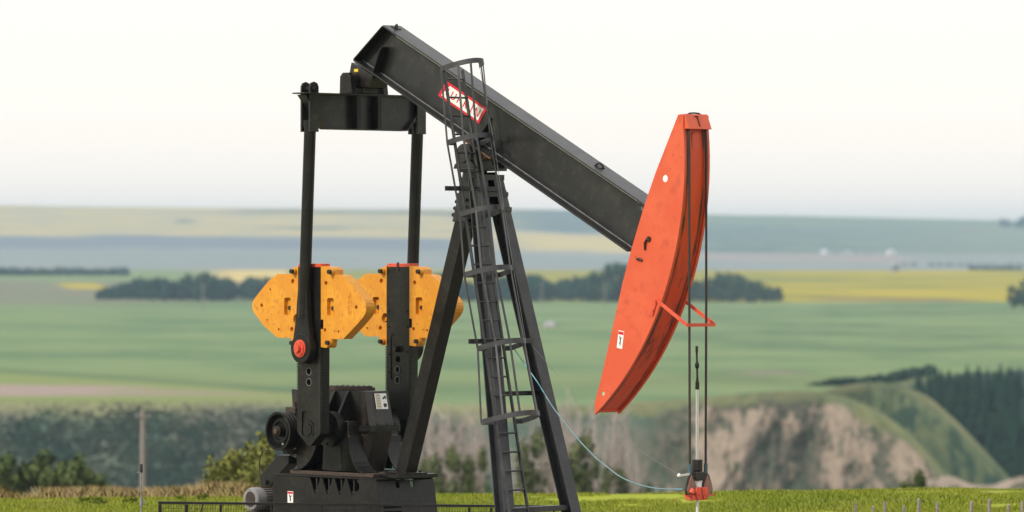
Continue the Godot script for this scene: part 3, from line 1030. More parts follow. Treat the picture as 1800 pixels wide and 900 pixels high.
	for i in made.size():
		var q: Array = made[i]
		var s: float = q[2]
		plant("spruce", "dark spruce in the forest of the side valley on the right", "tree", "spruces of the side valley", Transform3D(spin(Vector3(s * 1.1, s, s * 1.1)), place(q[0], q[1], height(q[0], q[1]) - .6)), kinds[i % 3], sm)


func gable(called: String, label: String, at: Vector3, size: Vector3, turn: float, wall: Color, roof: Color, doors := true) -> void:
	var t := thing(called, label, "shed" if called.contains("shed") else "house" if called.contains("house") else "barn", Transform3D(Basis(Vector3.UP, turn), at))
	var m := MB.new()
	m.prism(PackedVector2Array([Vector2(-size.x / 2, -1), Vector2(size.x / 2, -1), Vector2(size.x / 2, size.y), Vector2(0, size.y * 1.45), Vector2(-size.x / 2, size.y)]), -size.z / 2, size.z / 2)
	part("wall", m, flat(wall), t)
	for s in [-1.0, 1.0]:
		m = MB.new()
		m.bar(Vector3(s * size.x * .54, size.y * .97, 0), Vector3(0, size.y * 1.49, 0), Vector3.BACK, size.z * 1.06, .15)
		part("roof", m, flat(roof), t)
	if doors:
		m = MB.new()
		m.box(Vector3(0, size.y * .4, size.z / 2 + .05), Vector3(size.x * .3, size.y * .8, .1))
		part("door", m, flat(lin(.12, .12, .13)), t)
		for s in [-1.0, 1.0]:
			m = MB.new()
			m.box(Vector3(s * size.x * .33, size.y * .55, size.z / 2 + .04), Vector3(size.x * .14, size.y * .25, .08))
			part("window", m, flat(lin(.05, .06, .08), .2), t)


func build_poles_and_sheds() -> void:
	# utility pole just beyond the brow
	var at := place(251, 262, height(251, 262) - .5)
	var top := EYE_Y - (722 - 450) / 8700.0 * 262
	var t := thing("utility_pole", "weathered pale wooden utility pole beyond the weeds on the left", "utility pole", Transform3D(Basis(), at))
	var m := MB.new()
	m.cyl(Vector3.ZERO, Vector3(0, top - at.y, 0), .17, .125, 14)
	part("pole", m, M.wood, t)
	m = MB.new()
	m.box(Vector3(0, top - at.y - .30, .15), Vector3(.8, .07, .07), .01)
	part("cross_arm", m, M.wood, t)
	for x in [-.34, .34]:
		m = MB.new()
		m.lathe(Vector3(x, top - at.y - .27, .15), Vector3.UP, [Vector2(.02, 0), Vector2(.05, .03), Vector2(.035, .06), Vector2(.05, .09), Vector2(.0, .14)], 10)
		part("insulator", m, M.galv, t)
	var spots := [[357, 2560, 528, "far pale pole before the left shelter belt"], [953, 2700, 533, "far pale pole right of the front legs, before the belt"], [1063, 2720, 533, "far pale pole left of the orange head, before the belt"]]
	for q in spots:
		var p := place(q[0], q[1], height(q[0], q[1]) - .3)
		t = thing("field_pole", q[3], "utility pole", Transform3D(Basis(), p), "")
		m = MB.new()
		m.cyl(Vector3.ZERO, Vector3(0, 15.5, 0), .33, .24, 8)
		part("pole", m, M.wood, t)
		m = MB.new()
		m.box(Vector3(0, 14.6, .4), Vector3(3.0, .35, .3))
		part("cross_arm", m, M.galv, t)
	# farm buildings
	var w := lin(.80, .80, .82); var red := lin(.16, .05, .05); var grey := lin(.34, .36, .40)
	gable("white_barn", "white barn at the left end of the far farmyard", place(1450, 8050, height(1450, 8050)), Vector3(8, 5, 12), .3, w, lin(.6, .62, .66))
	gable("grey_shed", "long grey shed, second building of the far farmyard", place(1466, 8040, height(1466, 8040)), Vector3(14, 3.4, 8), .1, grey, lin(.45, .47, .5))
	gable("low_shed", "low pale shed in the middle of the far farmyard", place(1489, 8060, height(1489, 8060)), Vector3(14, 4, 9), -.1, lin(.5, .52, .56), lin(.4, .42, .46))
	gable("small_shed", "small grey shed right of the farmyard's middle", place(1520, 8060, height(1520, 8060)), Vector3(12, 3.4, 8), .2, grey, lin(.4, .42, .46))
	gable("white_house", "white house standing alone at the right of the farmyard", place(1566, 8040, height(1566, 8040)), Vector3(11, 6, 9), .25, lin(.85, .83, .82), lin(.55, .5, .5))
	gable("grey_field_shed", "blue grey shed on the far edge of the yellow field", place(1572, 4880, height(1572, 4880)), Vector3(8, 5.5, 7), .4, lin(.22, .26, .33), lin(.3, .34, .4))
	gable("white_field_shed", "small white shed with a reddish yard in the green field", place(966, 2180, height(966, 2180)), Vector3(4.0, 1.5, 3.4), -.3, lin(.52, .52, .60), lin(.46, .46, .55))
	var yard := MB.new()
	yard.cyl(Vector3(-2, .02, 0), Vector3(-2, .25, 0), 9, 8, 20)
	var o := part("bare_patch", yard, flat(lin(.24, .15, .11), .95), self)
	o.transform = Transform3D(Basis(), place(966, 2180, height(966, 2180) - .1))
	o.set_meta("kind", "structure")
	# fence stakes on the right
	var st := [[1503.6, 883, 1.0], [1534.7, 889, .8], [1557.8, 881, .9], [1589, 888, .8], [1615.6, 876, 1.1], [1649, 882, .9], [1706, 880.5, 1.0], [1738, 876, 1.1], [1772, 886, .9], [1794, 880, .8], [1822, 879, 1.0]]
	var say := ["leftmost weathered stake of the row in the right grass", "short stake, second from the left in the row", "thin stake, third from the left in the row", "short stake just left of the tallest left stake", "tall stake in the left half of the row", "stake just right of the tall left one", "stake right of the gap in the row", "tall stake in the right half of the row", "short stake right of the tall right one", "thin stake close to the right edge of the view", "stake just outside the right edge of the view"]
	for i in st.size():
		var q: Array = st[i]
		var d := 91.0 + (i % 3) * .9
		var h: float = EYE_Y - (q[1] - 450.0) / 8700.0 * d
		m = MB.new()
		m.xf = Transform3D(Basis(Vector3.BACK, sin(i * 2.3) * .05), Vector3.ZERO)
		m.prism(PackedVector2Array([Vector2(-.028, -.3), Vector2(.028, -.3), Vector2(.025, h - .03), Vector2(.008, h), Vector2(-.02, h - .02)]), -.024 * q[2], .024 * q[2], .004)
		o = part("fence_stake", m, M.wood, self)
		o.transform = Transform3D(Basis(Vector3.UP, i * 1.7), place(q[0], d, 0))
		tag(o, say[i], "stake", "fence stakes on the right")


# ------------------------------------------------------------------ the pumping unit
func build_unit() -> void:
	var J := thing("pump_jack", "black oil pump jack with an orange head and four yellow counterweights", "pump jack", jack_at)
	await build_base(J)
	build_gearbox(J)
	build_motor(J)
	for s in [1.0, -1.0]: await build_crank(J, s)
	build_equalizer(J)
	build_post(J)
	build_beam(J)
	await build_head(J)
	build_ladder(J)


func warning(parent: Node3D, at: Vector3, w: float, h: float, turn := 0.0) -> void:
	var t := Transform3D(Basis(Vector3.BACK, turn), at)
	var a := MB.new(); a.xf = t
	a.box(Vector3(0, 0, .003), Vector3(w, h, .006), .001)
	var board := part("warning_label", a, M.white, parent, "white warning label with a red heading and a black figure")
	var r := MB.new(); r.xf = t
	r.box(Vector3(0, h * .37, .0075), Vector3(w * .9, h * .17, .003))
	part("heading", r, M.signred, board)
	var f := MB.new(); f.xf = t
	f.cyl(Vector3(-w * .12, h * .17, .006), Vector3(-w * .12, h * .17, .009), w * .09, w * .09, 10)
	f.bar(Vector3(-w * .1, h * .12, .0075), Vector3(w * .1, -h * .12, .0075), Vector3.BACK, .003, w * .16)
	f.bar(Vector3(-w * .05, h * .05, .0076), Vector3(w * .28, h * .13, .0076), Vector3.BACK, .003, w * .1)
	f.bar(Vector3(w * .1, -h * .10, .0077), Vector3(-w * .12, -h * .24, .0077), Vector3.BACK, .003, w * .1)
	f.bar(Vector3(w * .08, -h * .12, .0078), Vector3(w * .06, -h * .34, .0078), Vector3.BACK, .003, w * .1)
	stuff_part("figure", f, M.ink, board)


func build_base(J: Node3D) -> void:
	# side plates with V notches under the top edge
	for s in [1.0, -1.0]:
		var p := [[-4.5, -0.12], [-1.55, -0.12], [-1.83, 1.43], [-2.26, 1.43]]
		for x in [-2.43, -2.75, -3.07, -3.39]:
			p += [[x + .135, 1.425], [x + .015, 1.16], [x - .015, 1.16], [x - .135, 1.425]]
		p += [[-4.5, 1.43]]
		var cuts := [[circle(Vector2(-2.33, 1.31), .085), .5, .8]]
		var m: ArrayMesh = await carve(poly(p), .618, .643, cuts)
		var o := part("side_plate", m, M.oily, J)
		if s < 0: o.transform = Transform3D(Basis(Vector3.UP, PI) * Basis.from_scale(Vector3(-1, 1, 1)), Vector3.ZERO)
	var a := MB.new()
	# sloping end plate with its slots (front), rear end, decks, stiffeners inside
	var fx := [[-.64, -.12], [.64, -.12], [.64, 1.43], [-.64, 1.43]]
	var slots := [[rrect(Vector2(.145, 1.36), .085, .11, .02), -.1, .2], [rrect(Vector2(-.185, 1.36), .085, .11, .02), -.1, .2], [rrect(Vector2(-.36, .99), .42, .05, .02), -.1, .2], [rrect(Vector2(-.36, .895), .42, .05, .02), -.1, .2]]
	var fm: ArrayMesh = await carve(poly(fx), 0, .025, slots)
	var fp := part("end_plate", fm, M.oily, J)
	var lean := atan2(.28, 1.55)
	fp.transform = Transform3D(Basis(Vector3.UP, PI / 2) * Basis(Vector3.RIGHT, -lean), Vector3(-1.575, -.0, 0))
	a.box(Vector3(-4.487, .65, 0), Vector3(.025, 1.55, 1.23))
	part("rear_plate", a, M.dark, J)
	var d := MB.new()
	d.box(Vector3(-3.17, 1.4455, 0), Vector3(2.70, .03, 1.30), .006)
	part("deck", d, M.oily, J)
	d = MB.new()
	for x in [-3.39, -3.07, -2.75, -2.43, -3.9]:
		d.box(Vector3(x + .02, .7, 0), Vector3(.015, 1.38, 1.22))
	d.box(Vector3(-3.1, .05, 0), Vector3(2.7, .02, 1.22))
	part("stiffener", d, M.dark, J)
	var b := MB.new()
	for x in [-3.39, -3.07, -2.75, -2.43]:
		b.cyl(Vector3(x, 1.08, .60), Vector3(x, 1.42, .60), .018, .018, 8)
		b.box(Vector3(x, 1.20, .60), Vector3(.055, .04, .055))
	part("anchor_bolt", b, M.greasy, J)
	var g := MB.new()
	g.box(Vector3(-3.05, 1.497, 0), Vector3(2.15, .07, 1.16), .008)
	part("mounting_plate", g, M.rustdark, J)
	g = MB.new()
	g.box(Vector3(-1.95, 1.4915, -.03), Vector3(.86, .06, .9), .008)
	g.box(Vector3(-1.77, 1.535, 0), Vector3(.5, .025, .5), .004)
	for q in [[-.2, .2], [.2, .2], [-.2, -.2], [.2, -.2], [-.3, .35], [.28, .35]]: g.bolt(Vector3(-1.86 + q[0], 1.515, q[1]), Vector3.UP, .028, .06)
	part("post_footing", g, M.oily, J)
	# low frame running forward under the front legs
	var f := MB.new()
	for z in [.74, -.74]: f.hbeam(Vector3(-1.56, .2, z * .92), Vector3(2.4, .2, z), Vector3.UP, .36, .2, .02, .014)
	f.hbeam(Vector3(2.3, .2, -.7), Vector3(2.3, .2, .7), Vector3.UP, .34, .2, .02, .014)
	part("front_skid", f, M.black, J)
	warning(J, Vector3(-4.03, 1.067, .6435), .145, .205)


func build_gearbox(J: Node3D) -> void:
	var a := MB.new()
	# lower and upper case, tapering, with chamfered corners
	_case(a, 1.532, [-4.36, -2.585, .27], 2.225, [-4.42, -2.36, .275])
	_case(a, 2.325, [-4.45, -2.345, .275], 2.90, [-4.52, -2.47, .262])
	var g := part("gearbox", a, M.greasy, J)
	a = MB.new()
	_case(a, 2.225, [-4.50, -2.25, .335], 2.285, [-4.50, -2.25, .335])
	_case(a, 2.286, [-4.50, -2.25, .325], 2.325, [-4.50, -2.25, .325])
	for i in 9:
		a.bolt(Vector3(-4.3 + i * .23, 2.325, .30), Vector3.UP, .02, .035)
		a.bolt(Vector3(-4.3 + i * .23, 2.325, -.30), Vector3.UP, .02, .035)
	for z in [-.2, 0.0, .2]: a.bolt(Vector3(-2.285, 2.325, z), Vector3.UP, .02, .035)
	part("flange", a, M.dark, g)
	a = MB.new()
	a.box(Vector3(-3.28, 2.925, 0), Vector3(.86, .05, .5), .008)
	a.box(Vector3(-3.28, 2.962, 0), Vector3(.80, .025, .44), .006)
	for i in 6:
		for z in [.19, -.19]: a.bolt(Vector3(-3.62 + i * .136, 2.974, z), Vector3.UP, .016, .010)
	part("cover_plate", a, M.rustdark, g, "", true)
	# pedestals that carry the slow shaft on each side, with flaring legs
	for s in [1.0, -1.0]:
		var p := []
		for i in 9:
			var t := i / 8.0
			p.append([-4.02 + .62 * sin(t * PI / 2) , 1.532 + .62 * (1.0 - cos(t * PI / 2))])
		p += [[-3.43, 2.2], [-3.43, 2.40], [-2.63, 2.40], [-2.63, 2.16]]
		for i in 9:
			var t := 1.0 - i / 8.0
			p.append([-2.20 - .40 * sin(t * PI / 2), 1.532 + .60 * (1.0 - cos(t * PI / 2))])
		var q := MB.new()
		q.prism(poly(p), minf(.276 * s, .56 * s), maxf(.276 * s, .56 * s), .012)
		part("pedestal", q, M.greasy, g)
		var r := MB.new()
		for i in 8:
			var t := 1.0 - i / 8.0; var t1 := 1.0 - (i + 1) / 8.0
			r.bar(Vector3(-2.19 - .40 * sin(t * PI / 2), 1.535 + .60 * (1.0 - cos(t * PI / 2)), s * .42), Vector3(-2.19 - .40 * sin(t1 * PI / 2), 1.535 + .60 * (1.0 - cos(t1 * PI / 2)), s * .42), Vector3.BACK, .34, .022)
			r.bar(Vector3(-4.03 + .62 * sin(t * PI / 2), 1.535 + .62 * (1.0 - cos(t * PI / 2)), s * .42), Vector3(-4.03 + .62 * sin(t1 * PI / 2), 1.535 + .62 * (1.0 - cos(t1 * PI / 2)), s * .42), Vector3.BACK, .34, .022)
		part("leg_flange", r, M.oily, g)
		var w := MB.new()
		# recessed web between the legs, bearing housing, gussets up to the case
		w.prism(poly([[-3.28, 1.56], [-2.78, 1.56], [-2.82, 2.16], [-3.24, 2.16]]), minf(s * .56, s * .575), maxf(s * .56, s * .575))
		w.cyl(Vector3(-3.02, 2.26, s * .54), Vector3(-3.02, 2.26, s * .70), .30, .30, 28)
		w.cyl(Vector3(-3.02, 2.26, s * .70), Vector3(-3.02, 2.26, s * .92), .15, .15, 24)
		for i in 8: w.bolt(Vector3(-3.02 + .25 * cos(TAU * i / 8), 2.26 + .25 * sin(TAU * i / 8), s * .70), Vector3(0, 0, s), .022, .025)
		part("bearing_housing", w, M.dark, g)
		for x in [-2.95, -3.3]:
			var v := MB.new()
			v.xf = Transform3D(Basis(Vector3(0, 0, s), Vector3.UP, Vector3(-s, 0, 0)), Vector3(x, 0, 0))
			v.prism(poly([[.255, 2.38], [.57, 2.402], [.30, 2.88], [.255, 2.90]]), -.03, .03, .006)
			part("gusset", v, M.oily, g)
	var b := MB.new()
	b.xf = Transform3D(Basis(Vector3(0, 0, -1), Vector3.UP, Vector3(1, 0, 0)), Vector3(-2.405, 2.66, 0)) * Transform3D(Basis(Vector3.RIGHT, -.215), Vector3.ZERO)
	b.box(Vector3(-.0, .07, .004), Vector3(.26, .27, .006), .001)
	var lab := part("instruction_plate", b, M.white, g, "white instruction plate with black drawings")
	var c := MB.new(); c.xf = b.xf
	c.box(Vector3(-.07, .07, .0082), Vector3(.11, .255, .002))
	part("yellowed_strip", c, M.cream, lab)
	c = MB.new(); c.xf = b.xf
	for i in 5: c.box(Vector3(-.07, .165 - i * .045, .0097), Vector3(.085, .006, .001))
	c.bar(Vector3(.035, .11, .0086), Vector3(.105, .155, .0086), Vector3.BACK, .003, .03)
	c.bar(Vector3(.09, .16, .0087), Vector3(.11, .11, .0087), Vector3.BACK, .003, .022)
	c.cyl(Vector3(.07, 0.0, .007), Vector3(.07, 0.0, .010), .038, .038, 7)
	c.bar(Vector3(.04, -.02, .0088), Vector3(.11, .015, .0088), Vector3.BACK, .003, .02)
	stuff_part("drawing", c, M.ink, lab)


func _case(a: MB, y0: float, b0: Array, y1: float, b1: Array) -> void:
	var ring := func(y: float, b: Array) -> Array:
		var c := .07
		return [Vector3(b[0], y, b[2] - c), Vector3(b[0] + c, y, b[2]), Vector3(b[1] - c, y, b[2]), Vector3(b[1], y, b[2] - c), Vector3(b[1], y, -b[2] + c), Vector3(b[1] - c, y, -b[2]), Vector3(b[0] + c, y, -b[2]), Vector3(b[0], y, -b[2] + c)]
	var r0: Array = ring.call(y0, b0)
	var r1: Array = ring.call(y1, b1)
	var mid := Vector3((b0[0] + b0[1]) * .5, (y0 + y1) * .5, 0)
	a.marks.push_back(a.v.size())
	for i in 8:
		a.quad(r0[i], r0[(i + 1) % 8], r1[(i + 1) % 8], r1[i], mid)
		a.quad(r1[0], r1[i], r1[(i + 1) % 8], r1[0], mid)
		a.quad(r0[0], r0[i], r0[(i + 1) % 8], r0[0], mid)


func build_motor(J: Node3D) -> void:
	# electric motor at the tail of the base
	var c := Vector3(-4.96, 1.0, .0)
	var a := MB.new()
	a.lathe(c + Vector3(0, 0, .76), Vector3.BACK, [Vector2(.0, -.5), Vector2(.2, -.5), Vector2(.205, -.1), Vector2(.2, -.03), Vector2(.185, 0), Vector2(.137, .0), Vector2(.132, -.03), Vector2(.125, -.05)], 44)
	var m := part("electric_motor", a, M.grey, J, "grey electric motor with a dark round grille")
	a = MB.new()
	a.lathe(c + Vector3(0, 0, .76), Vector3.BACK, [Vector2(.137, -.008), Vector2(.06, -.006), Vector2(.0, -.004)], 32)
	for i in 6: a.bar(c + Vector3(-.10, -.08 + i * .032, .757), c + Vector3(.10, -.08 + i * .032, .757), Vector3.BACK, .006, .006)
	part("grille", a, M.rustdark, m, "", true)
	a = MB.new()
	for i in 26:
		var t := TAU * i / 26
		var e := Vector3(cos(t), sin(t), 0)
		a.bar(c + e * .2 + Vector3(0, 0, .30), c + e * .2 + Vector3(0, 0, .56), e, .035, .008)
	part("cooling_fin", a, M.rust, m)
	a = MB.new()
	a.box(c + Vector3(.02, -.24, .45), Vector3(.4, .06, .5), .006)
	a.box(c + Vector3(.08, -.30, .45), Vector3(.8, .05, .6), .006)
	part("motor_mount", a, M.dark, m)
	# supporting channel that rises to the case
	var p := MB.new()
	p.prism(poly([[-5.19, 1.22], [-5.19, 1.40], [-4.74, 1.76], [-4.44, 1.76], [-4.44, 1.62], [-4.86, 1.30], [-4.90, 1.22]]), .10, .34, .01)
	p.cyl(Vector3(-5.02, 1.285, .34), Vector3(-5.02, 1.285, .39), .045, .045, 14)
	part("motor_bracket", p, M.flat_black, J)
	p = MB.new()
	p.tube([Vector3(-4.84, 1.84, .45), Vector3(-4.98, 1.83, .46), Vector3(-5.05, 1.70, .47), Vector3(-5.05, 1.50, .48), Vector3(-4.99, 1.30, .5), Vector3(-4.96, 1.21, .5)], .012)
	part("power_cable", p, M.ink, J)
	# big sheave on the fast shaft
	var s := Vector3(-4.42, 2.185, .60)
	var w := MB.new()
	w.lathe(s, Vector3.BACK, [Vector2(.29, -.24), Vector2(.335, -.24), Vector2(.335, -.20), Vector2(.30, -.185), Vector2(.335, -.17), Vector2(.335, -.13), Vector2(.30, -.115), Vector2(.335, -.10), Vector2(.335, -.06), Vector2(.30, -.045), Vector2(.335, -.03), Vector2(.335, 0), Vector2(.295, 0), Vector2(.285, -.05), Vector2(.27, -.10)], 56)
	var sh := part("belt_sheave", w, M.dark, J)
	w = MB.new()
	w.lathe(s, Vector3.BACK, [Vector2(.27, -.1), Vector2(.215, -.075), Vector2(.20, -.05), Vector2(.17, -.05), Vector2(.165, -.09), Vector2(.1, -.1)], 44)
	w.lathe(s, Vector3.BACK, [Vector2(.1, -.1), Vector2(.095, .02), Vector2(.06, .03), Vector2(0, .03)], 28)
	part("hub_disc", w, M.dark, sh)
	w = MB.new()
	w.cyl(s + Vector3(0, 0, .03), s + Vector3(0, 0, .06), .045, .04, 16)
	part("shaft_end", w, M.rust, sh)
	w = MB.new()
	w.cyl(s + Vector3(.05, -.215, -.073), s + Vector3(.05, -.215, -.066), .028, .028, 14)
	part("inspection_hole", w, M.galv, sh)
	w = MB.new()
	w.cyl(s + Vector3(.02, .0, -.5), s + Vector3(.02, .0, -.25), .30, .30, 32)
	w.box(s + Vector3(.02, .35, -.34), Vector3(.26, .12, .16), .01)
	w.box(s + Vector3(.1, .40, -.34), Vector3(.05, .16, .06), .01)
	w.box(s + Vector3(-.02, -.36, -.30), Vector3(.22, .09, .16), .01)
	w.bar(s + Vector3(.0, -.37, -.2), s + Vector3(.28, -.45, -.2), Vector3.BACK, .04, .02)
	w.cyl(s + Vector3(.1, .42, -.3), s + Vector3(.1, .50, -.3), .02, .02, 8)
	part("brake_drum", w, M.rustdark, sh)


func build_crank(J: Node3D, s: float) -> void:
	# s = 1 near side, -1 far side; local z of the crank's middle
	var zc := s
	var a: ArrayMesh = await carve(poly([[-3.31, 2.2], [-3.04, 1.985], [-2.98, 1.985], [-2.725, 2.2], [-2.705, 5.0], [-3.288, 5.0]]), zc - .1, zc + .1, [
		[circle(Vector2(-3.02, 3.06), .058), zc - .2, zc + .2], [circle(Vector2(-3.02, 3.24), .058), zc - .2, zc + .2], [circle(Vector2(-3.02, 3.42), .058), zc - .2, zc + .2],
		[rrect(Vector2(-3.04, 2.36), .32, .42, .05), zc + .075, zc + .2], [rrect(Vector2(-3.01, 3.45), .36, .80, .06), zc + .085, zc + .2] if s < 0 else [circle(Vector2(-3.02, 3.6), .05), zc - .2, zc + .2]])
	var k := part("crank", a, M.oily, J)
	var b := MB.new()
	b.box(Vector3(-2.9965, 5.031, zc), Vector3(.586, .062, .204), .006)
	part("crank_cap", b, M.red, k, "red painted end of the crank")
	b = MB.new()
	for i in 62:
		var y := 2.26 + i * .044
		if y > 3.7 and y < 4.98 and i % 2 == 0: continue
		b.box(Vector3(-2.70, y, zc + .06), Vector3(.03, .022, .08))
		b.box(Vector3(-3.318, y, zc + .06), Vector3(.03, .022, .08))
	stuff_part("rack_teeth", b, M.dark, k)
	b = MB.new()
	for i in 36: b.box(Vector3(-2.752, 2.3 + i * .0375, zc + .1005), Vector3(.045, .017, .003))
	for i in 24: b.box(Vector3(-3.30 + i * .0003, 2.3 + i * .055, zc + .1005), Vector3(.014, .02, .003))
	stuff_part("rack_slots", b, M.ink, k)
	b = MB.new()
	for y in [3.06, 3.24]:
		b = MB.new()
		b.lathe(Vector3(-3.02, y, zc + .1), Vector3.BACK, [Vector2(.058, -.01), Vector2(.058, .003), Vector2(.066, .003), Vector2(.067, 0)], 22)
		part("bore_rim", b, M.galv, k)
	b = MB.new()
	b.cyl(Vector3(-3.03, 2.26, zc + .075), Vector3(-3.03, 2.26, zc + .10), .15, .14, 28)
	b.cyl(Vector3(-3.03, 2.26, zc + .10), Vector3(-3.03, 2.26, zc + .112), .10, .09, 24)
	part("shaft_end", b, M.oily, k)
	if s < 0:
		b = MB.new()
		b.box(Vector3(-3.0, 5.0, zc + .103), Vector3(.05, .16, .02), .004)
		b.cyl(Vector3(-3.02, 3.6, zc + .08), Vector3(-3.02, 3.6, zc + .18), .06, .05, 10)
		for q in [[-3.24, 4.25], [-2.77, 4.25], [-3.24, 3.98], [-2.77, 3.98], [-3.24, 3.5], [-2.77, 3.55], [-3.24, 3.2]]: b.bolt(Vector3(q[0], q[1], zc + .10), Vector3.BACK, .018, .02)
		part("pin_nut", b, M.greasy, k)
	# counterweights bolted to both edges
	var lp := poly([[-3.292, 5.02], [-3.42, 4.99], [-3.45, 4.95], [-3.455, 4.885], [-3.83, 4.885], [-4.075, 4.76], [-4.31, 4.57], [-4.43, 4.47], [-4.475, 4.42], [-4.50, 4.365], [-4.50, 4.31], [-4.475, 4.255], [-4.43, 4.205], [-4.36, 4.145], [-4.20, 4.005], [-3.84, 3.805], [-3.47, 3.80], [-3.475, 3.70], [-3.44, 3.655], [-3.292, 3.655]])
	var rp := poly([[-2.702, 5.02], [-2.42, 5.0], [-2.36, 4.96], [-2.348, 4.88], [-2.15, 4.865], [-1.955, 4.745], [-1.72, 4.55], [-1.61, 4.46], [-1.565, 4.405], [-1.545, 4.35], [-1.545, 4.295], [-1.565, 4.24], [-1.62, 4.175], [-1.79, 4.04], [-2.13, 3.80], [-2.50, 3.79], [-2.52, 3.68], [-2.56, 3.645], [-2.702, 3.655]])
	var out := zc + .105
	var lh := [[-3.43, 4.76, .045], [-4.25, 4.35, .035], [-3.80, 3.944, .022], [-3.455, 3.95, .042], [-4.02, 4.62, .02], [-4.1, 4.1, .018]]
	var rh := [[-2.57, 4.735, .038], [-1.80, 4.335, .035], [-2.598, 3.945, .034], [-2.25, 3.925, .022], [-2.36, 3.93, .014], [-1.95, 4.55, .014]]
	for side in 2:
		var cuts := []
		for h in (lh if side == 0 else rh): cuts.append([circle(Vector2(h[0], h[1]), h[2], 14), out - .05, out + .1])
		cuts.append([rrect(Vector2(-3.57 if side == 0 else -2.46, 4.335), .17, .30, .035), out - .07, out + .1])
		if side == 1:
			cuts.append([poly([[-2.72, 4.12], [-2.64, 4.12], [-2.64, 3.96], [-2.72, 3.96]]), out - .2, out + .1])
		else:
			cuts.append([circle(Vector2(-3.33, 4.12), .09, 14), out - .06, out + .1])
		var w: ArrayMesh = await carve(lp if side == 0 else rp, zc - .092, out, cuts)
		var cw := part("counterweight", w, M.yellow, J)
		var e := MB.new()
		# worn bevel strip round the outer edge, clamp bolts
		var bolts: Array = [[-3.40, 4.93], [-3.40, 3.72]] if side == 0 else [[-2.43, 4.925], [-2.48, 3.735]]
		for q in bolts:
			e.cyl(Vector3(q[0] + .03, q[1], out - .02), Vector3(q[0] + .03, q[1], out + .05), .055, .055, 16)
		part("bolt_boss", e, M.yellow, cw)
		e = MB.new()
		for q in bolts:
			e.bolt(Vector3(q[0] + .03, q[1], out + .05), Vector3.BACK, .042, .05)
		e.bolt(Vector3((-3.57 if side == 0 else -2.45), 4.31, out - .07), Vector3.BACK, .04, .03)
		part("clamp_bolt", e, M.greasy, cw)
		if side == 1:
			# raised casting letters, worn and hard to read
			var r := MB.new()
			for i in 4:
				var y := 4.50 - i * .085
				r.box(Vector3(-1.99, y, out + .003), Vector3(.012, .06, .012))
				r.box(Vector3(-1.955, y + .026, out + .003), Vector3(.06, .010, .012))
				if i % 2 == 0: r.box(Vector3(-1.95, y - .012, out + .003), Vector3(.05, .010, .012))
				else: r.box(Vector3(-1.928, y - .004, out + .003), Vector3(.011, .05, .012))
			stuff_part("cast_mark", r, M.yellow, cw)
	# pitman arm on the outside of the crank
	var zp := s * 1.215
	var p := MB.new()
	p.cyl(Vector3(-3.015, 4.15, zp), Vector3(-2.847, 7.46, zp), .101, .101, 26)
	var pm := part("pitman_arm", p, M.dark, J)
	p = MB.new()
	p.prism(circle(Vector2(-3.02, 3.632), .255, 36), zp - .075, zp + .075, .012)
	part("crank_pin_bearing", p, M.dark, pm)
	p = MB.new()
	p.prism(poly([[-3.245, 3.74], [-2.795, 3.74], [-2.865, 4.18], [-2.885, 4.62], [-3.115, 4.62], [-3.16, 4.18]]), zp - .055, zp + .055, .012)
	part("yoke", p, M.dark, pm)
	p = MB.new()
	p.cyl(Vector3(-3.02, 3.632, zp + s * .075), Vector3(-3.02, 3.632, zp + s * .095), .15, .148, 32)
	p.cyl(Vector3(-3.02, 3.632, zp + s * .095), Vector3(-3.02, 3.632, zp + s * .115), .125, .120, 32)
	p.cyl(Vector3(-3.02, 3.632, zp + s * .115), Vector3(-3.02, 3.632, zp + s * .165), .068, .06, 24)
	for i in 6: p.bolt(Vector3(-3.02 + .1 * cos(TAU * i / 6), 3.632 + .1 * sin(TAU * i / 6), zp + s * .115), Vector3(0, 0, s), .012, .012)
	part("pin_cap", p, M.red, pm, "red bearing cap of the crank pin")
	for x in [-.125, .085]:
		p = MB.new()
		p.xf = Transform3D(Basis(Vector3(0, 0, 1), Vector3.UP, Vector3(-1, 0, 0)), Vector3(-2.845 + x, 0, zp))
		p.prism(poly([[-.1, 7.28], [.1, 7.28], [.1, 8.04], [.07, 8.10], [.0, 8.125], [-.07, 8.10], [-.1, 8.04]]), -.02, .02, .005)
		part("strap", p, M.black, pm)
	p = MB.new()
	p.cyl(Vector3(-3.03, 8.0, zp), Vector3(-2.68, 8.0, zp), .045, .045, 14)
	p.box(Vector3(-2.865, 7.42, zp), Vector3(.2, .12, .17), .01)
	part("wrist_pin", p, M.dark, pm)


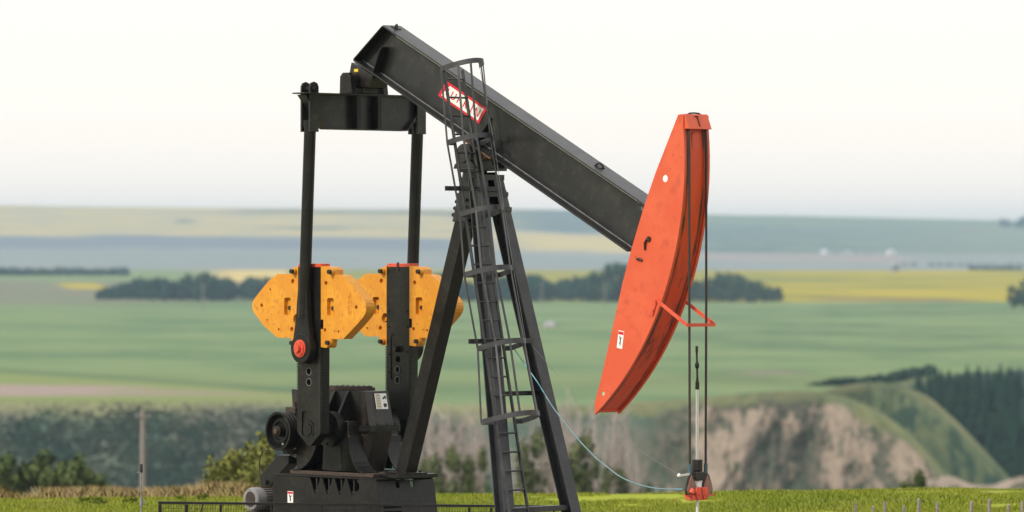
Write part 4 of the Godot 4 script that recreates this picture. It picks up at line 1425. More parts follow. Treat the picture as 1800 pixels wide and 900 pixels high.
func build_equalizer(J: Node3D) -> void:
	var x := -2.86
	var a := MB.new()
	a.xf = Transform3D(Basis(Vector3(0, 0, 1), Vector3.UP, Vector3(-1, 0, 0)), Vector3(x, 0, 0))
	a.prism(poly([[-1.40, 7.915], [-.90, 7.345], [.90, 7.345], [1.40, 7.915]]), -.009, .009)
	var e := part("equalizer_beam", a, M.black, J)
	a = MB.new()
	a.box(Vector3(x, 7.928, 0), Vector3(.30, .022, 2.96), .005)
	a.bar(Vector3(x, 7.336, -.90), Vector3(x, 7.336, .90), Vector3.RIGHT, .20, .018)
	for s in [1.0, -1.0]:
		a.bar(Vector3(x, 7.338, s * .905), Vector3(x, 7.90, s * 1.397), Vector3.RIGHT, .20, .018)
	part("flange", a, M.black, e)
	for z in [.25, -.22]:
		a = MB.new()
		a.box(Vector3(x + .085, 7.63, z), Vector3(.15, .56, .09), .004)
		a.box(Vector3(x - .085, 7.63, z), Vector3(.15, .56, .09), .004)
		part("stiffener", a, M.dark, e)
	# centre bearing between the equalizer and the beam's tail
	a = MB.new()
	a.cyl(Vector3(x, 8.17, -.34), Vector3(x, 8.17, .34), .13, .13, 26)
	a.box(Vector3(x, 8.03, 0), Vector3(.34, .18, .30), .012)
	var cb := part("equalizer_bearing", a, M.dark, J)
	a = MB.new()
	a.prism(poly([[x - .16, 7.94], [x + .16, 7.94], [x + .12, 8.22], [x + .05, 8.30], [x - .08, 8.30], [x - .15, 8.24]]), .30, .42, .012)
	a.prism(poly([[x - .16, 7.94], [x + .16, 7.94], [x + .12, 8.22], [x + .05, 8.30], [x - .08, 8.30], [x - .15, 8.24]]), -.42, -.30, .012)
	part("bearing_block", a, M.oily, cb)
	a = MB.new()
	a.prism(poly([[x - .12, 8.48], [x - .2, 8.20], [x - .1, 8.06], [x + .35, 8.04], [x + .42, 8.2], [x + .42, 8.24]]), -.19, .19, .012)
	part("tail_bracket", a, M.greasy, cb)
	a = MB.new()
	a.box(Vector3(x + .02, 8.34, .195), Vector3(.10, .05, .008), .002)
	part("tag", a, M.yellowtag, cb, "small yellow tag under the beam's tail")


func build_post(J: Node3D) -> void:
	var leg := func(y: float, s: float) -> Vector3: return Vector3(1.45 - .232 * (y - 1.03), y, s * (.74 - .104 * (y - 1.03)))
	for s in [1.0, -1.0]:
		var a := MB.new()
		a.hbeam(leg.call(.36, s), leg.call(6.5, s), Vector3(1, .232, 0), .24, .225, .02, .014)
		part("front_post_leg", a, M.skylit_steel, J)
	var a := MB.new()
	a.bar(Vector3(-1.79, 1.54, 0), Vector3(-.29, 5.80, 0), Vector3.BACK, .255, .265, .012)
	part("rear_post_leg", a, M.oily, J)
	# tapered head of the post
	a = MB.new()
	a.prism(poly([[-.46, 5.76], [-.14, 5.76], [.02, 6.05], [.06, 6.60], [-.19, 6.60], [-.22, 6.50], [-.30, 6.25]]), .135, .16, .004)
	a.prism(poly([[-.46, 5.76], [-.14, 5.76], [.02, 6.05], [.06, 6.60], [-.19, 6.60], [-.22, 6.50], [-.30, 6.25]]), -.16, -.135, .004)
	a.prism(poly([[-.42, 5.8], [-.16, 5.8], [-.02, 6.05], [.0, 6.58], [-.16, 6.58], [-.2, 6.45], [-.28, 6.2]]), -.13, .13, .004)
	var h := part("post_head", a, M.black, J)
	a = MB.new()
	for q in [[-.42, 5.86], [-.38, 5.97], [-.34, 6.08], [-.30, 6.19], [-.24, 6.33], [-.19, 6.45]]:
		a.bolt(Vector3(q[0] - .03, q[1], .10), Vector3(-.94, .34, 0), .034, .06)
		a.bolt(Vector3(q[0] - .03, q[1], -.10), Vector3(-.94, .34, 0), .034, .06)
	for q in [[-.10, 6.12], [-.08, 6.3], [-.05, 6.45], [-.12, 6.0]]: a.bolt(Vector3(q[0], q[1], .16), Vector3.BACK, .03, .04)
	part("bolt", a, M.dark, h)
	a = MB.new()
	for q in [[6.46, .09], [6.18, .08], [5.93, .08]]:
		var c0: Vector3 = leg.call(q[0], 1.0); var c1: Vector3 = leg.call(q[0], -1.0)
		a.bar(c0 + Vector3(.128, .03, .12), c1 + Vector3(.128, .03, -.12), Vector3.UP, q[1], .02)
	part("cross_plate", a, M.skylit_steel, h)
	a = MB.new()
	for s in [1.0, -1.0]:
		a.prism(poly([[.0, 5.95], [.36, 5.95], [.26, 6.58], [.02, 6.58]]), s * .17 - .01, s * .17 + .01)
	part("gusset", a, M.oily, h)
	a = MB.new()
	a.bar(leg.call(1.05, 1.0), leg.call(1.05, -1.0), Vector3.UP, .09, .12, .006)
	part("lower_tie", a, M.skylit_steel, J)
	a = MB.new()
	a.bar(leg.call(2.93, .95) + Vector3(-.1, 0, 0), leg.call(2.93, -.95) + Vector3(-.1, 0, 0), Vector3.UP, .075, .05, .005)
	part("middle_tie", a, M.dark, J)
	# saddle bearing under the beam
	a = MB.new()
	a.box(Vector3(.1, 6.615, 0), Vector3(.56, .035, .62), .006)
	a.cyl(Vector3(.12, 6.83, -.27), Vector3(.12, 6.83, .27), .135, .135, 26)
	a.box(Vector3(.12, 6.72, 0), Vector3(.24, .2, .22), .012)
	var sb := part("saddle_bearing", a, M.greasy, J)
	for s in [1.0, -1.0]:
		a = MB.new()
		a.prism(circle(Vector2(.08, 6.85), .195, 30), s * .34 - .07, s * .34 + .07, .014)
		a.prism(poly([[-.16, 6.634], [.36, 6.634], [.34, 6.70], [.24, 6.76], [-.06, 6.76], [-.14, 6.70]]), s * .34 - .068, s * .34 + .068, .01)
		a.cyl(Vector3(.08, 6.85, s * .41), Vector3(.08, 6.85, s * .43), .13, .12, 26)
		a.bolt(Vector3(-.08, 6.65, s * .34), Vector3.UP, .035, .08)
		a.bolt(Vector3(.33, 6.65, s * .34), Vector3.UP, .035, .08)
		part("pillow_block", a, M.black, sb)
	a = MB.new()
	a.bar(Vector3(-.18, 7.135, 0), Vector3(.52, 6.795, 0), Vector3.BACK, .42, .03, .005)
	a.prism(poly([[-.05, 7.05], [.40, 6.83], [.3, 6.78], [-.02, 6.86]]), -.17, .17, .006)
	part("beam_clamp", a, M.rust, sb)


func build_beam(J: Node3D) -> void:
	var t := deg_to_rad(26.0)
	var xf := Transform3D(Basis(Vector3.BACK, -t), Vector3(-2.15, 9.09, 0))
	var L := 7.22
	var a := MB.new(); a.xf = xf
	a.prism(poly([[0, -.03], [-.42, -.834], [L - .25, -.834], [L, -.03]]), -.0085, .0085)
	var b := part("walking_beam", a, M.black, J)
	a = MB.new(); a.xf = xf
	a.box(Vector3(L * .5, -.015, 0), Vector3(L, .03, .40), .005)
	part("top_flange", a, M.skylit_steel, b)
	a = MB.new(); a.xf = xf
	a.box(Vector3(3.267, -.849, 0), Vector3(7.406, .03, .40), .005)
	part("bottom_flange", a, M.black, b)
	a = MB.new(); a.xf = xf
	for s in [1.0, -1.0]: a.bar(Vector3(-.40, -.829, s * .013), Vector3(L - .3, -.829, s * .013), Vector3.BACK, .012, .012)
	part("weld_bead_highlight", a, M.galv, b)  # bead kept pale, so the highlight on the weld line is in its colour
	a = MB.new(); a.xf = xf
	a.bar(Vector3(-.012, -.03, 0), Vector3(-.436, -.834, 0), Vector3.BACK, .40, .018)
	part("tail_plate", a, M.black, b)
	for s in [1.0, -1.0]:
		a = MB.new(); a.xf = xf
		var w := Transform3D(Basis(Vector3(0, 0, s), Vector3.UP, Vector3(-s, 0, 0)), Vector3(.10, 0, 0))
		a.xf = xf * w
		a.prism(poly([[.009, -.36], [.14, -.36], [.175, -.38], [.19, -.42], [.19, -.834], [.009, -.834]]), -.01, .01)
		a.xf = xf * Transform3D(w.basis, Vector3(2.95, 0, 0))
		a.prism(poly([[.009, -.36], [.03, -.36], [.195, -.80], [.195, -.834], [.009, -.834]]), -.01, .01)
		part("stiffener", a, M.dark, b)
	for q in [[.12, 1.0], [5.62, -1.0]]:
		a = MB.new(); a.xf = xf
		var pts := []
		for i in 11:
			var k := PI * i / 10.0
			pts.append(Vector3(q[0] + .055 * cos(k), .0 + .062 * sin(k), .03 * cos(k) * q[1]))
		a.tube(pts, .016, 10)
		a.box(Vector3(q[0], .006, 0), Vector3(.13, .01, .13))
		part("lifting_eye", a, M.dark, b)
	# long cable clipped under the top flange on the near side, ending in a small loop
	a = MB.new(); a.xf = xf
	a.tube([Vector3(.22, -.105, .03), Vector3(1.2, -.10, .032), Vector3(2.6, -.105, .03), Vector3(4.2, -.10, .032), Vector3(6.75, -.10, .03)], .011, 6)
	part("cable", a, M.cable, b, "pale cable run along the beam")
	a = MB.new(); a.xf = xf
	for x in [.62, 1.5, 2.4, 3.4, 4.4, 5.5, 6.3]: a.box(Vector3(x, -.102, .022), Vector3(.05, .04, .03), .004)
	a.cyl(Vector3(6.72, -.08, .02), Vector3(6.72, -.08, .06), .03, .03, 10)
	a.tube([Vector3(6.75, -.1, .03), Vector3(6.88, -.08, .05), Vector3(6.93, -.14, .06), Vector3(6.86, -.18, .05), Vector3(6.82, -.13, .04)], .012, 6)
	part("cable_clip", a, M.galv, b)
	# name plate on the web
	var at := Transform3D(Basis(Vector3.BACK, -t), Vector3(-.352, 7.735, .0085))
	at = xf * Transform3D(Basis(), Vector3(2.20, -.42, .0085))
	a = MB.new(); a.xf = at
	var board := poly([[-.60, -.155], [.52, -.155], [.59, .155], [-.53, .155]])
	a.prism(board, 0, .010)
	var sg := part("name_plate", a, M.signred, b, "red and white name plate lettered LUFKIN")
	a = MB.new(); a.xf = at
	a.prism(poly([[-.53, -.115], [.475, -.115], [.525, .115], [-.40, .115]]), .010, .013)
	part("white_field", a, M.white, sg)
	var font := SystemFont.new()
	font.font_names = PackedStringArray(["Droid Sans"])
	font.font_weight = 500
	var word := "LUFKIN"
	var wx := [-.385, -.245, -.09, .085, .255, .40]
	for i in 6:
		var tm := TextMesh.new()
		tm.text = word[i]
		tm.font = font
		tm.font_size = 64
		tm.pixel_size = .0029
		tm.depth = .004
		tm.horizontal_alignment = HORIZONTAL_ALIGNMENT_CENTER
		var o := MeshInstance3D.new()
		o.name = "letter"
		o.mesh = tm
		o.material_override = M.signred
		sg.add_child(o, true)
		o.transform = at * Transform3D(Basis(Vector3(1.2, 0, 0), Vector3(.2, 1, 0), Vector3.BACK), Vector3(wx[i], .0, .0155))


func grease_tex() -> ImageTexture:
	# u across the head's face, v along it: rope tracks and smears of black grease on orange paint
	var w := 128; var h := 512
	var nz := noise(301, .03, 4); var n2 := noise(302, .012, 3); var n3 := noise(303, .16, 2)
	var im := Image.create(w, h, false, Image.FORMAT_RGB8)
	for y in h:
		for x in w:
			var u := (x + .5) / w; var v := (y + .5) / h
			var a := nz.get_noise_2d(x * 1.4, y * .55); var b := n2.get_noise_2d(x * 1.0, y * .9); var c := n3.get_noise_2d(x, y * .25)
			var k := Color(.62, .050, .010).lerp(Color(.68, .075, .022), clampf(.5 + b, 0, 1))
			var g := 0.0
			for q in [[.17, .055], [.83, .055]]:
				g = maxf(g, clampf(1.4 - absf(u - q[0] + a * .02) / q[1], 0, 1) * clampf(.78 + a * .9 + b * .4, 0, 1))
			g = maxf(g, clampf(1.2 - minf(u, 1.0 - u) / .03, 0, 1) * clampf(.4 + a, 0, 1))
			var low := clampf((v - .30) * 3.0, 0, 1) * clampf((.95 - v) * 4.0, 0, 1)
			g = maxf(g, low * clampf((c * .8 + a * .7 + b * .6 - .32) * 3.0, 0, 1) * .9)
			k = k.lerp(Color(.46, .034, .009), clampf(.10 + b * .8 + low * .25, 0, .6))
			k = k.lerp(Color(.028, .014, .011), g)
			im.set_pixel(x, y, Color(to_srgb(k.r), to_srgb(k.g), to_srgb(k.b)))
	return ImageTexture.create_from_image(im)


func build_head(J: Node3D) -> void:
	var c := Vector2(.085, 6.745)
	var arc := func(r: float, d: float) -> Vector2: return c + Vector2(cos(deg_to_rad(d)), sin(deg_to_rad(d))) * r
	var outline := []
	for i in 25:
		var d := 5.4 - i * (5.4 + 53.8) / 24.0
		outline.append(arc.call(5.03 + .045 * i / 24.0, d))
	var plate := PackedVector2Array([Vector2(4.985, 7.425), Vector2(5.10, 7.42), Vector2(5.10, 7.24)])
	for p in outline: plate.push_back(p)
	for p in [[3.085, 2.70], [3.09, 2.845], [3.208, 3.148], [3.449, 3.882], [3.73, 4.77], [3.93, 5.30], [4.22, 5.99], [4.486, 6.53]]: plate.push_back(Vector2(p[0], p[1]))
	var first: MeshInstance3D
	for s in [1.0, -1.0]:
		var cuts := [[circle(Vector2(4.69, 6.42), .062, 18), -1.0, 1.0], [circle(Vector2(3.283, 2.982), .036, 14), -1.0, 1.0]]
		var m: ArrayMesh = await carve(plate, .268, .284, cuts)
		if s > 0:
			first = part("horsehead", m, M.orange, J, "orange side plate of the curved head")
		else:
			var o := part("far_side_plate", m, M.orange, first)
			o.position.z = -.552
	for q in [[4.69, 6.42, .056, M.white, "pale round plug in the head's side plate"], [3.283, 2.982, .032, M.palegreen, "small pale green plug near the head's lower tip"]]:
		var pl := MB.new()
		pl.cyl(Vector3(q[0], q[1], .262), Vector3(q[0], q[1], .276), q[2] + .004, q[2] + .004, 18)
		part("plug", pl, q[3], first, q[4])
	# curved face between the plates, set back a little
	var f := MB.new()
	for i in 24:
		var p: Vector2 = outline[i] - (outline[i] - c).normalized() * .022
		var q: Vector2 = outline[i + 1] - (outline[i + 1] - c).normalized() * .022
		var n0: Vector2 = (outline[i] - c).normalized(); var n1: Vector2 = (outline[i + 1] - c).normalized()
		var A := Vector3(p.x, p.y, .268); var B := Vector3(p.x, p.y, -.268); var C := Vector3(q.x, q.y, -.268); var D := Vector3(q.x, q.y, .268)
		var N0 := Vector3(n0.x, n0.y, 0); var N1 := Vector3(n1.x, n1.y, 0)
		f.tri(A, B, C, N0, N0, N1, Vector2(0, i / 24.0), Vector2(1, i / 24.0), Vector2(1, (i + 1) / 24.0))
		f.tri(A, C, D, N0, N1, N1, Vector2(0, i / 24.0), Vector2(1, (i + 1) / 24.0), Vector2(0, (i + 1) / 24.0))
	M.grease = StandardMaterial3D.new()
	M.grease.albedo_texture = grease_tex()
	M.grease.roughness = .42
	part("curved_face", f, M.grease, first, "greasy orange face where the ropes bear")
	# raised lips, back and bottom plates
	f = MB.new()
	for s in [1.0, -1.0]:
		for i in 24:
			var p: Vector2 = outline[i]; var q: Vector2 = outline[i + 1]
			f.bar(Vector3(p.x, p.y, s * .262), Vector3(q.x, q.y, s * .262), Vector3.BACK, .045, .02)
	part("edge_lip", f, M.orange, first)
	f = MB.new()
	var back := [Vector2(5.04, 7.40), Vector2(4.49, 6.51), Vector2(4.24, 5.99), Vector2(3.95, 5.30), Vector2(3.75, 4.77), Vector2(3.47, 3.88), Vector2(3.23, 3.14), Vector2(3.11, 2.85), Vector2(3.11, 2.71)]
	for i in back.size() - 1:
		f.bar(Vector3(back[i].x, back[i].y, 0), Vector3(back[i + 1].x, back[i + 1].y, 0), Vector3.BACK, .535, .014)
	f.bar(Vector3(4.99, 7.405, 0), Vector3(5.10, 7.405, 0), Vector3.BACK, .535, .016)
	f.bar(Vector3(3.12, 2.70, 0), Vector3(3.10, 2.69, 0), Vector3.BACK, .53, .03)
	part("back_plate", f, M.orange, first)
	# rope hook housing at the top
	f = MB.new()
	f.prism(poly([[4.97, 7.43], [5.10, 7.435], [5.20, 7.20], [5.06, 7.19], [4.97, 7.28]]), -.262, .262, .008)
	var hk := part("rope_housing", f, M.orange, first)
	f = MB.new()
	f.prism(rrect(Vector2(0, 0), .16, .26, .06), 0, .006)
	var em := MeshInstance3D.new()
	em.name = "rope_window"
	em.mesh = f.mesh()
	em.material_override = M.red
	em.transform = Transform3D(Basis(Vector3.UP, PI / 2), Vector3(5.092, 7.02, .0))
	first.add_child(em, true)
	f = MB.new()
	f.tube([Vector3(5.03, 7.43, .12), Vector3(5.04, 7.45, .08), Vector3(5.05, 7.455, 0), Vector3(5.06, 7.45, -.1), Vector3(5.07, 7.43, -.14)], .013, 8)
	f.bar(Vector3(5.125, 7.40, 0), Vector3(5.19, 7.24, 0), Vector3.BACK, .012, .012)
	f.bar(Vector3(5.125, 7.40, -.03), Vector3(5.125, 7.40, .06), Vector3.RIGHT, .012, .012)
	part("hook_bolt", f, M.dark, hk)
	# rope guard: a red bar carried in front of the face
	f = MB.new()
	for s in [1.0, -1.0]:
		f.bar(Vector3(4.50, 4.50, s * .30), Vector3(5.21, 4.10, s * .31), Vector3.BACK, .012, .06)
		f.bar(Vector3(4.51, 4.49, s * .295), Vector3(4.41, 4.24, s * .295), Vector3.BACK, .02, .035)
		f.bolt(Vector3(4.44, 4.33, s * .284), Vector3(0, 0, s), .025, .04)
		f.bolt(Vector3(4.50, 4.48, s * .284), Vector3(0, 0, s), .025, .04)
	f.bar(Vector3(5.205, 4.10, .32), Vector3(5.205, 4.10, -.32), Vector3.UP, .055, .02)
	part("rope_guard", f, M.red, first, "red bar guarding the hanging ropes")
	f = MB.new()
	f.tube([Vector3(4.25, 5.29, .295), Vector3(4.26, 5.40, .31), Vector3(4.30, 5.455, .31), Vector3(4.34, 5.455, .28)], .018, 8)
	f.cyl(Vector3(4.335, 5.46, .28), Vector3(4.335, 5.46, .31), .045, .04, 14)
	f.tube([Vector3(4.07, 5.14, .30), Vector3(4.14, 5.14, .31), Vector3(4.18, 5.12, .30)], .02, 8)
	part("lock_pin", f, M.greasy, first)
	warning(first, Vector3(3.682, 3.852, .284), .125, .285, -.16)


func build_ladder(J: Node3D) -> void:
	var X := func(y: float) -> float: return 1.67 - .232 * (y - 1.03)
	var zr := func(y: float) -> float: return lerpf(.437, .350, clampf((y - 1.05) / 6.0, 0, 1.1))
	var a := MB.new()
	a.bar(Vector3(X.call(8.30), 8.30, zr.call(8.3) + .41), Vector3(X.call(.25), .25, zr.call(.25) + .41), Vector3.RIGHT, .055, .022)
	var l := part("ladder", a, M.skylit_steel, J)
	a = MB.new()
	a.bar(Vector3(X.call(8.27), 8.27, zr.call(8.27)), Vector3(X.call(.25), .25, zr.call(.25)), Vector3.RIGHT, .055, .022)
	part("stile", a, M.skylit_steel, l)
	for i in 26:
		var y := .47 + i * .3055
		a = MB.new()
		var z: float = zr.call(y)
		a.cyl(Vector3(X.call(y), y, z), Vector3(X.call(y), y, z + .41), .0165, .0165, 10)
		part("rung", a, M.skylit_steel, l)
	for q in [[6.30, 1.09, -.24], [3.80, 1.10, -.34]]:
		a = MB.new()
		var x: float = X.call(q[0]) - .055
		a.bar(Vector3(x, q[0], q[1]), Vector3(x, q[0], q[2]), Vector3.UP, .075, .012)
		a.bar(Vector3(x + .03, q[0] - .035, q[1]), Vector3(x + .03, q[0] - .035, q[2]), Vector3.UP, .012, .07)
		part("mounting_bar", a, M.skylit_steel, l)
	# safety cage
	var hoops := [[8.27, .27, .35, .60], [7.05, .38, .35, .55], [5.87, .33, .35, .55], [4.88, .43, .36, .57], [3.68, .37, .36, .62], [2.49, .53, .37, .74]]
	var o := Vector3(.974, .226, 0)
	var grid := []
	for h in hoops:
		var y: float = h[0]
		var mid := Vector3(X.call(y), y, zr.call(y) + .205)
		var r: float = (h[1] + h[2]) * .5
		var off: float = (h[1] - h[2]) * .5
		var row := []
		for i in 25:
			var t := PI * i / 24.0
			var q := pow(absf(cos(t)), .8) * signf(cos(t))
			row.append(mid + Vector3(0, 0, off + r * q) + o * h[3] * sin(t))
		grid.append(row)
	a = MB.new()
	var at := [0, 5, 9, 14, 19]
	var cage: MeshInstance3D
	for k in at.size():
		a = MB.new()
		for i in hoops.size() - 1:
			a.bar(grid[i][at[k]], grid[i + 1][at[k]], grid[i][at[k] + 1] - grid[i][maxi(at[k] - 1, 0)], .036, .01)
		if k == 0: cage = part("safety_cage", a, M.skylit_steel, l)
		else: part("cage_bar", a, M.skylit_steel, cage if false else l)
	for i in hoops.size():
		a = MB.new()
		var row: Array = grid[i].slice(0, 21 if i == 0 else 25)
		var y: float = hoops[i][0]
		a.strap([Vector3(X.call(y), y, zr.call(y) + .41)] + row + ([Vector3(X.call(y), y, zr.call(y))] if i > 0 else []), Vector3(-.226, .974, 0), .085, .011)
		part("hoop", a, M.skylit_steel, l)
	a = MB.new()
	a.tube([grid[0][20] + Vector3(0, 0, 0), grid[1][18] + Vector3(.04, 0, 0), grid[3][17] + Vector3(.03, 0, 0), grid[4][17] + Vector3(.02, 0, 0)], .004, 6)
	part("earth_wire", a, M.galv, l)


# ------------------------------------------------------------------ things hung on or standing beside the unit
func at_unit(p: Vector3) -> Transform3D:
	return Transform3D(jack_at.basis, jack_at * p)


func mb_at(p: Vector3) -> MB:
	var m := MB.new()
	m.xf = Transform3D(Basis(), -p)
	return m


func build_well_string() -> void:
	# wire rope bridle over the head
	var o := Vector3(5.14, 1.42, 0)
	var t := thing("rope_bridle", "pair of black wire ropes hanging from the orange head, with looped ends", "rope bridle", at_unit(o))
	for z in [.19, -.19]:
		var a := mb_at(o)
		var pts := []
		for i in 9:
			var d := deg_to_rad(5.6 * (1.0 - i / 8.0))
			pts.append(Vector3(.085 + 5.055 * cos(d), 6.745 + 5.055 * sin(d), z * (1.05 if i == 0 else 1.0)))
		pts.append(Vector3(5.141, 4.5, z)); pts.append(Vector3(5.14, 1.75, z * .93))
		a.tube(pts, .0195, 10)
		part("rope", a, M.rope, t)
		a = mb_at(o)
		a.cyl(Vector3(5.14, 1.90, z * .935), Vector3(5.14, 1.74, z * .93), .033, .033, 14)
		part("ferrule", a, M.blueband, t)
		# teardrop loop round a plate
		var cz: float = z * .95
		var loop := []
		for q in [[0, 1.745], [.03, 1.71], [.075, 1.60], [.105, 1.50], [.095, 1.44], [.05, 1.405], [-.0, 1.395], [-.05, 1.405], [-.095, 1.44], [-.105, 1.50], [-.075, 1.60], [-.03, 1.71]]:
			loop.append(Vector3(5.16, q[1], cz + q[0]))
		a = mb_at(o)
		a.tube(loop, .021, 8, true)
		part("rope_loop", a, M.rope, t)
		a = mb_at(o)
		a.xf = a.xf * Transform3D(Basis(Vector3(0, 0, 1), Vector3.UP, Vector3(-1, 0, 0)), Vector3(5.16, 0, cz))
		a.prism(poly([[.0, 1.735], [.07, 1.6], [.098, 1.50], [.085, 1.44], [.0, 1.40], [-.085, 1.44], [-.098, 1.50], [-.07, 1.6]]), -.03, .03, .006)
		part("thimble_plate", a, M.hanger, t)
	# carrier bar
	o = Vector3(5.14, 1.33, 0)
	t = thing("carrier_bar", "red carrier bar block held in the rope loops above the grass", "carrier bar", at_unit(o))
	var b := mb_at(o)
	b.box(Vector3(5.12, 1.37, 0), Vector3(.17, .08, .34), .008)
	part("bottom_block", b, M.red, t)
	for z in [.055, -.09]:
		b = mb_at(o)
		b.xf = b.xf * Transform3D(Basis(Vector3(0, 0, 1), Vector3.UP, Vector3(-1, 0, 0)), Vector3(5.21, 0, z))
		b.prism(poly([[-.05, 1.36], [.03, 1.34], [.06, 1.42], [.05, 1.53], [-.05, 1.53], [-.06, 1.45]]), -.02, .02, .005)
		b.prism(poly([[-.02, 1.40], [.02, 1.40], [.025, 1.5], [-.025, 1.5]]), -.035, -.02, .003)
		part("gate", b, M.red, t)
	b = mb_at(o)
	b.cyl(Vector3(5.2, 1.44, .21), Vector3(5.2, 1.50, .17), .05, .045, 14)
	b.bar(Vector3(5.17, 1.41, .33), Vector3(5.17, 1.40, .15), Vector3.UP, .025, .04)
	b.bar(Vector3(5.17, 1.41, -.33), Vector3(5.17, 1.40, -.15), Vector3.UP, .025, .04)
	b.box(Vector3(5.12, 1.52, 0), Vector3(.10, .04, .16), .006)
	part("retainer", b, M.red, t)
	b = mb_at(o)
	b.bar(Vector3(5.15, 1.728, .42), Vector3(5.15, 1.745, .16), Vector3.UP, .03, .03)
	b.cyl(Vector3(5.15, 1.725, .41), Vector3(5.15, 1.74, .44), .03, .03, 10)
	part("switch_arm", b, M.cable, t)
	b = mb_at(o)
	b.box(Vector3(5.13, 1.58, .0), Vector3(.11, .11, .11), .012)
	part("load_cell", b, M.white, t)
	# rod clamp
	o = Vector3(5.13, 1.64, 0)
	t = thing("rod_clamp", "dark bolted clamp gripping the white rod between the two ropes", "rod clamp", at_unit(o))
	b = mb_at(o)
	b.box(Vector3(5.13, 1.875, 0), Vector3(.13, .19, .13), .014)
	b.box(Vector3(5.13, 1.71, 0), Vector3(.18, .14, .19), .016)
	part("clamp_body", b, M.greasy, t)
	b = mb_at(o)
	for y in [1.81, 1.86, 1.91, 1.95]:
		b.bolt(Vector3(5.195, y, .035), Vector3.RIGHT, .018, .03)
		b.bolt(Vector3(5.14, y, -.065), Vector3.FORWARD, .018, .03)
	part("clamp_bolt", b, M.dark, t)
	# polished rod
	o = Vector3(5.13, .3, 0)
	t = thing("polished_rod", "white polished rod standing between the ropes with a dark jointed tip", "rod", at_unit(o))
	b = mb_at(o)
	b.cyl(Vector3(5.13, .3, 0), Vector3(5.13, 3.08, 0), .0235, .0235, 16)
	part("rod", b, M.rod, t)
	b = mb_at(o)
	b.cyl(Vector3(5.13, 3.08, .0), Vector3(5.13, 3.20, .0), .034, .032, 14)
	b.cyl(Vector3(5.13, 3.20, 0), Vector3(5.13, 3.27, 0), .024, .018, 12)
	b.cyl(Vector3(5.13, 3.27, 0), Vector3(5.13, 3.68, .012), .017, .016, 12)
	b.lathe(Vector3(5.13, 3.46, .005), Vector3.UP, [Vector2(.016, -.06), Vector2(.03, -.035), Vector2(.037, 0), Vector2(.03, .035), Vector2(.016, .06)], 14)
	b.cyl(Vector3(5.13, 3.66, .012), Vector3(5.13, 3.765, .012), .022, .022, 12)
	part("coupling", b, M.greasy, t)
	b = mb_at(o)
	b.cyl(Vector3(5.13, .3, 0), Vector3(5.13, .75, 0), .09, .08, 16)
	b.cyl(Vector3(5.13, .45, 0), Vector3(5.13, .55, 0), .15, .15, 16)
	b.cyl(Vector3(5.13, -.0, 0), Vector3(5.13, .35, 0), .13, .13, 16)
	b.cyl(Vector3(5.13, .2, -.5), Vector3(5.13, .2, .5), .06, .06, 14)
	var wh := thing("wellhead", "dark stuffing box and wellhead under the rod, on the ground", "wellhead", at_unit(o))
	part("stuffing_box", b, M.greasy, wh)
	# hose from the ladder cage to the carrier bar
	o = Vector3(.845, 3.644, -.05)
	var hb := mb_at(o)
	var path := [[.845, 3.644], [1.361, 3.186], [1.945, 2.623], [2.638, 2.106], [3.096, 1.844], [3.662, 1.608], [4.362, 1.497], [5.053, 1.504]]
	var cv := Curve3D.new()
	for i in path.size():
		var px: float = 905 + 295.0 * i / 7.0
		var z: float = -.05 + .3 * [0, .119, .254, .417, .525, .661, .831, 1.0][i]
		var prev: Array = path[maxi(i - 1, 0)]; var nxt: Array = path[mini(i + 1, 7)]
		var tan := Vector3(nxt[0] - prev[0], nxt[1] - prev[1], .02) / 6.0
		cv.add_point(Vector3(path[i][0], path[i][1], z), -tan, tan)
	cv.bake_interval = .08
	hb.tube(Array(cv.get_baked_points()), .0095, 8)
	var hose := part("hose", hb, M.teal, self)
	hose.transform = at_unit(o)
	tag(hose, "thin pale teal hose sagging from the ladder cage to the red carrier bar", "hose")
	var rib := mb_at(o)
	var L := cv.get_baked_length()
	var s := L * .22
	while s < L * .97:
		rib.cyl(cv.sample_baked(s), cv.sample_baked(s + .022), .0125, .0125, 8)
		s += .05
	stuff_part("spiral_wrap", rib, M.galv, hose)
	o = Vector3(.935, 3.764, -.3)
	hb = mb_at(o)
	var pts := []
	for i in 17:
		var f := i / 16.0
		var p := Vector3(.935, 3.764, -.3).lerp(Vector3(5.15, 1.735, .42), f)
		p.y -= .22 * sin(PI * f)
		pts.append(p)
	hb.tube(pts, .0022, 5)
	var wire := part("signal_wire", hb, M.galv, self)
	wire.transform = at_unit(o)
	tag(wire, "hair thin pale wire slanting from the post leg to the carrier bar", "wire")


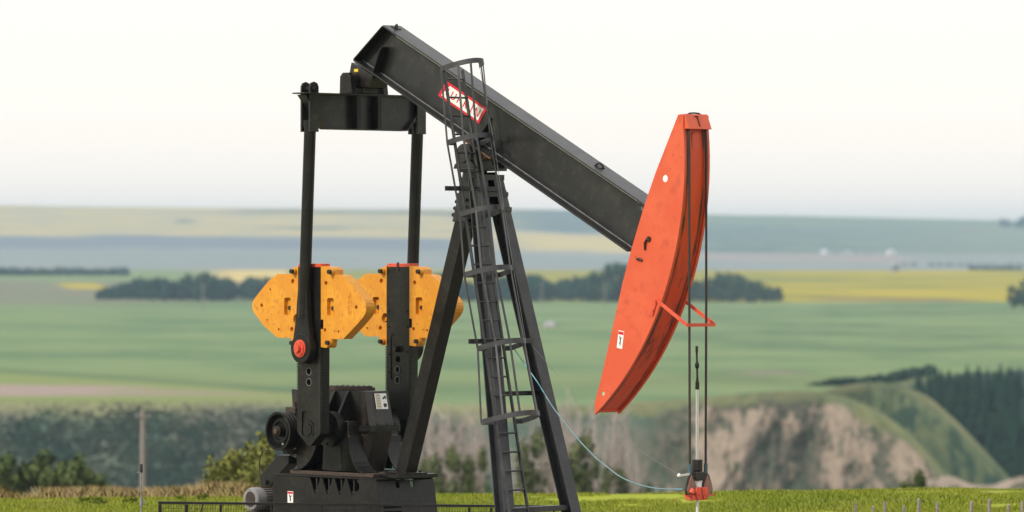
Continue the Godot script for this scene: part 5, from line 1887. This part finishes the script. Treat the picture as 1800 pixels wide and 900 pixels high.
func build_guard_fence() -> void:
	var a := Vector3(-5.93, 0, -.9)
	var b := Vector3(.72, 0, .45)
	var t := thing("guard_fence", "low black wire mesh guard fence running across the foot of the unit", "fence", Transform3D(Basis(), a))
	var d := (b - a)
	var L := d.length()
	var u := d / L
	var m := MB.new()
	m.bar(Vector3(0, 1.055, 0), u * L + Vector3(0, 1.055, 0), Vector3.UP, .042, .042, .004)
	part("top_rail", m, M.dark, t)
	m = MB.new()
	m.bar(Vector3(0, .08, 0), u * L + Vector3(0, .08, 0), Vector3.UP, .042, .042, .004)
	part("bottom_rail", m, M.dark, t)
	for s in [.03, .49, 1.08, 1.95, 2.8, 3.65, 4.5, 5.33, 5.70, 6.4, L - .03]:
		m = MB.new()
		m.bar(u * s, u * s + Vector3(0, 1.03, 0), u, .05 if s < .6 else .035, .04, .003)
		part("post", m, M.dark, t)
	m = MB.new()
	var k := .045
	while k < L:
		m.bar(u * k + Vector3(0, .1, .0), u * k + Vector3(0, 1.03, 0), u, .004, .004)
		k += .045
	var y := .12
	while y < 1.03:
		m.bar(Vector3(0, y, .004), u * L + Vector3(0, y, .004), Vector3.UP, .004, .004)
		y += .06
	stuff_part("wire_mesh", m, M.dark, t)
	m = MB.new()
	m.bar(u * .78 + Vector3(0, 1.04, .03), u * .72 + Vector3(0, .84, .03), u, .02, .02)
	m.box(u * .74 + Vector3(0, .87, .03), Vector3(.05, .05, .04), .004)
	part("latch", m, M.dark, t)
	# thin pipe riser on the left
	var px := -6.15
	t = thing("vent_pipe", "thin grey pipe with a dark cap and cross arm left of the fence", "pipe", Transform3D(Basis(), Vector3(px, 0, 0)))
	m = MB.new()
	m.cyl(Vector3(0, 0, 0), Vector3(0, 1.62, 0), .016, .014, 10)
	part("pipe", m, M.galv, t)
	m = MB.new()
	m.cyl(Vector3(0, 1.60, 0), Vector3(0, 1.74, 0), .028, .024, 12)
	part("cap", m, M.ink, t)
	m = MB.new()
	m.bar(Vector3(-.07, 1.60, 0), Vector3(.06, 1.60, 0), Vector3.UP, .015, .015)
	m.bar(Vector3(0, 1.34, .016), Vector3(.0, 1.55, .016), Vector3.UP, .02, .02)
	part("cross_arm", m, M.galv, t)
	m = MB.new()
	m.cyl(Vector3(0, 1.10, 0), Vector3(0, 1.17, 0), .026, .026, 12)
	m.cyl(Vector3(0, 1.05, 0), Vector3(0, 1.10, 0), .032, .028, 12)
	m.tube([Vector3(.02, 1.17, 0), Vector3(.05, 1.14, 0), Vector3(.055, 1.1, 0), Vector3(.03, 1.06, 0)], .006, 6)
	part("valve", m, M.grey, t)


func _ready() -> void:
	# camera: a long lens, focused on the unit
	var cam := Camera3D.new()
	cam.name = "camera"
	var lens := CameraAttributesPhysical.new()
	lens.frustum_focal_length = 231.96
	lens.frustum_focus_distance = 82.0
	lens.frustum_near = 1.0
	lens.frustum_far = 40000.0
	lens.exposure_aperture = 2.0
	cam.attributes = lens
	cam.fov = 5.922
	cam.near = 1.0
	cam.far = 40000.0
	cam.position = Vector3(0, EYE_Y, EYE_Z)
	add_child(cam)
	cam.current = true
	# white overcast sky, thin sun from the left behind the camera
	var sky_mat := ProceduralSkyMaterial.new()
	sky_mat.sky_top_color = lin(1.04, 1.035, 1.02)
	sky_mat.sky_horizon_color = lin(1.29, 1.16, 1.025)
	sky_mat.sky_curve = .06
	sky_mat.ground_bottom_color = lin(.14, .16, .08)
	sky_mat.ground_horizon_color = lin(.24, .27, .20)
	sky_mat.ground_curve = .02
	sky_mat.sky_energy_multiplier = 1.0
	var env := Environment.new()
	env.background_mode = Environment.BG_SKY
	env.sky = Sky.new()
	env.sky.sky_material = sky_mat
	env.background_energy_multiplier = 1.0
	env.tonemap_mode = Environment.TONE_MAPPER_LINEAR
	env.tonemap_exposure = 1.0
	env.sdfgi_enabled = true
	env.ssao_enabled = true
	env.ssil_enabled = true
	env.fog_enabled = true
	env.fog_density = 0.00007
	env.fog_light_color = lin(.58, .81, 1.0)
	var we := WorldEnvironment.new()
	we.name = "world"
	we.environment = env
	add_child(we)
	var sun := DirectionalLight3D.new()
	sun.name = "sun"
	sun.light_energy = 1.0
	sun.light_color = Color(1.0, .96, .90)
	sun.light_angular_distance = 6.0
	sun.shadow_enabled = true
	sun.sky_mode = DirectionalLight3D.SKY_MODE_LIGHT_ONLY
	add_child(sun)
	sun.look_at_from_position(Vector3.ZERO, -Vector3(-.62, .62, .50))
	make_materials()
	build_land()
	await build_unit()
	build_well_string()
	build_guard_fence()
	build_far_things()
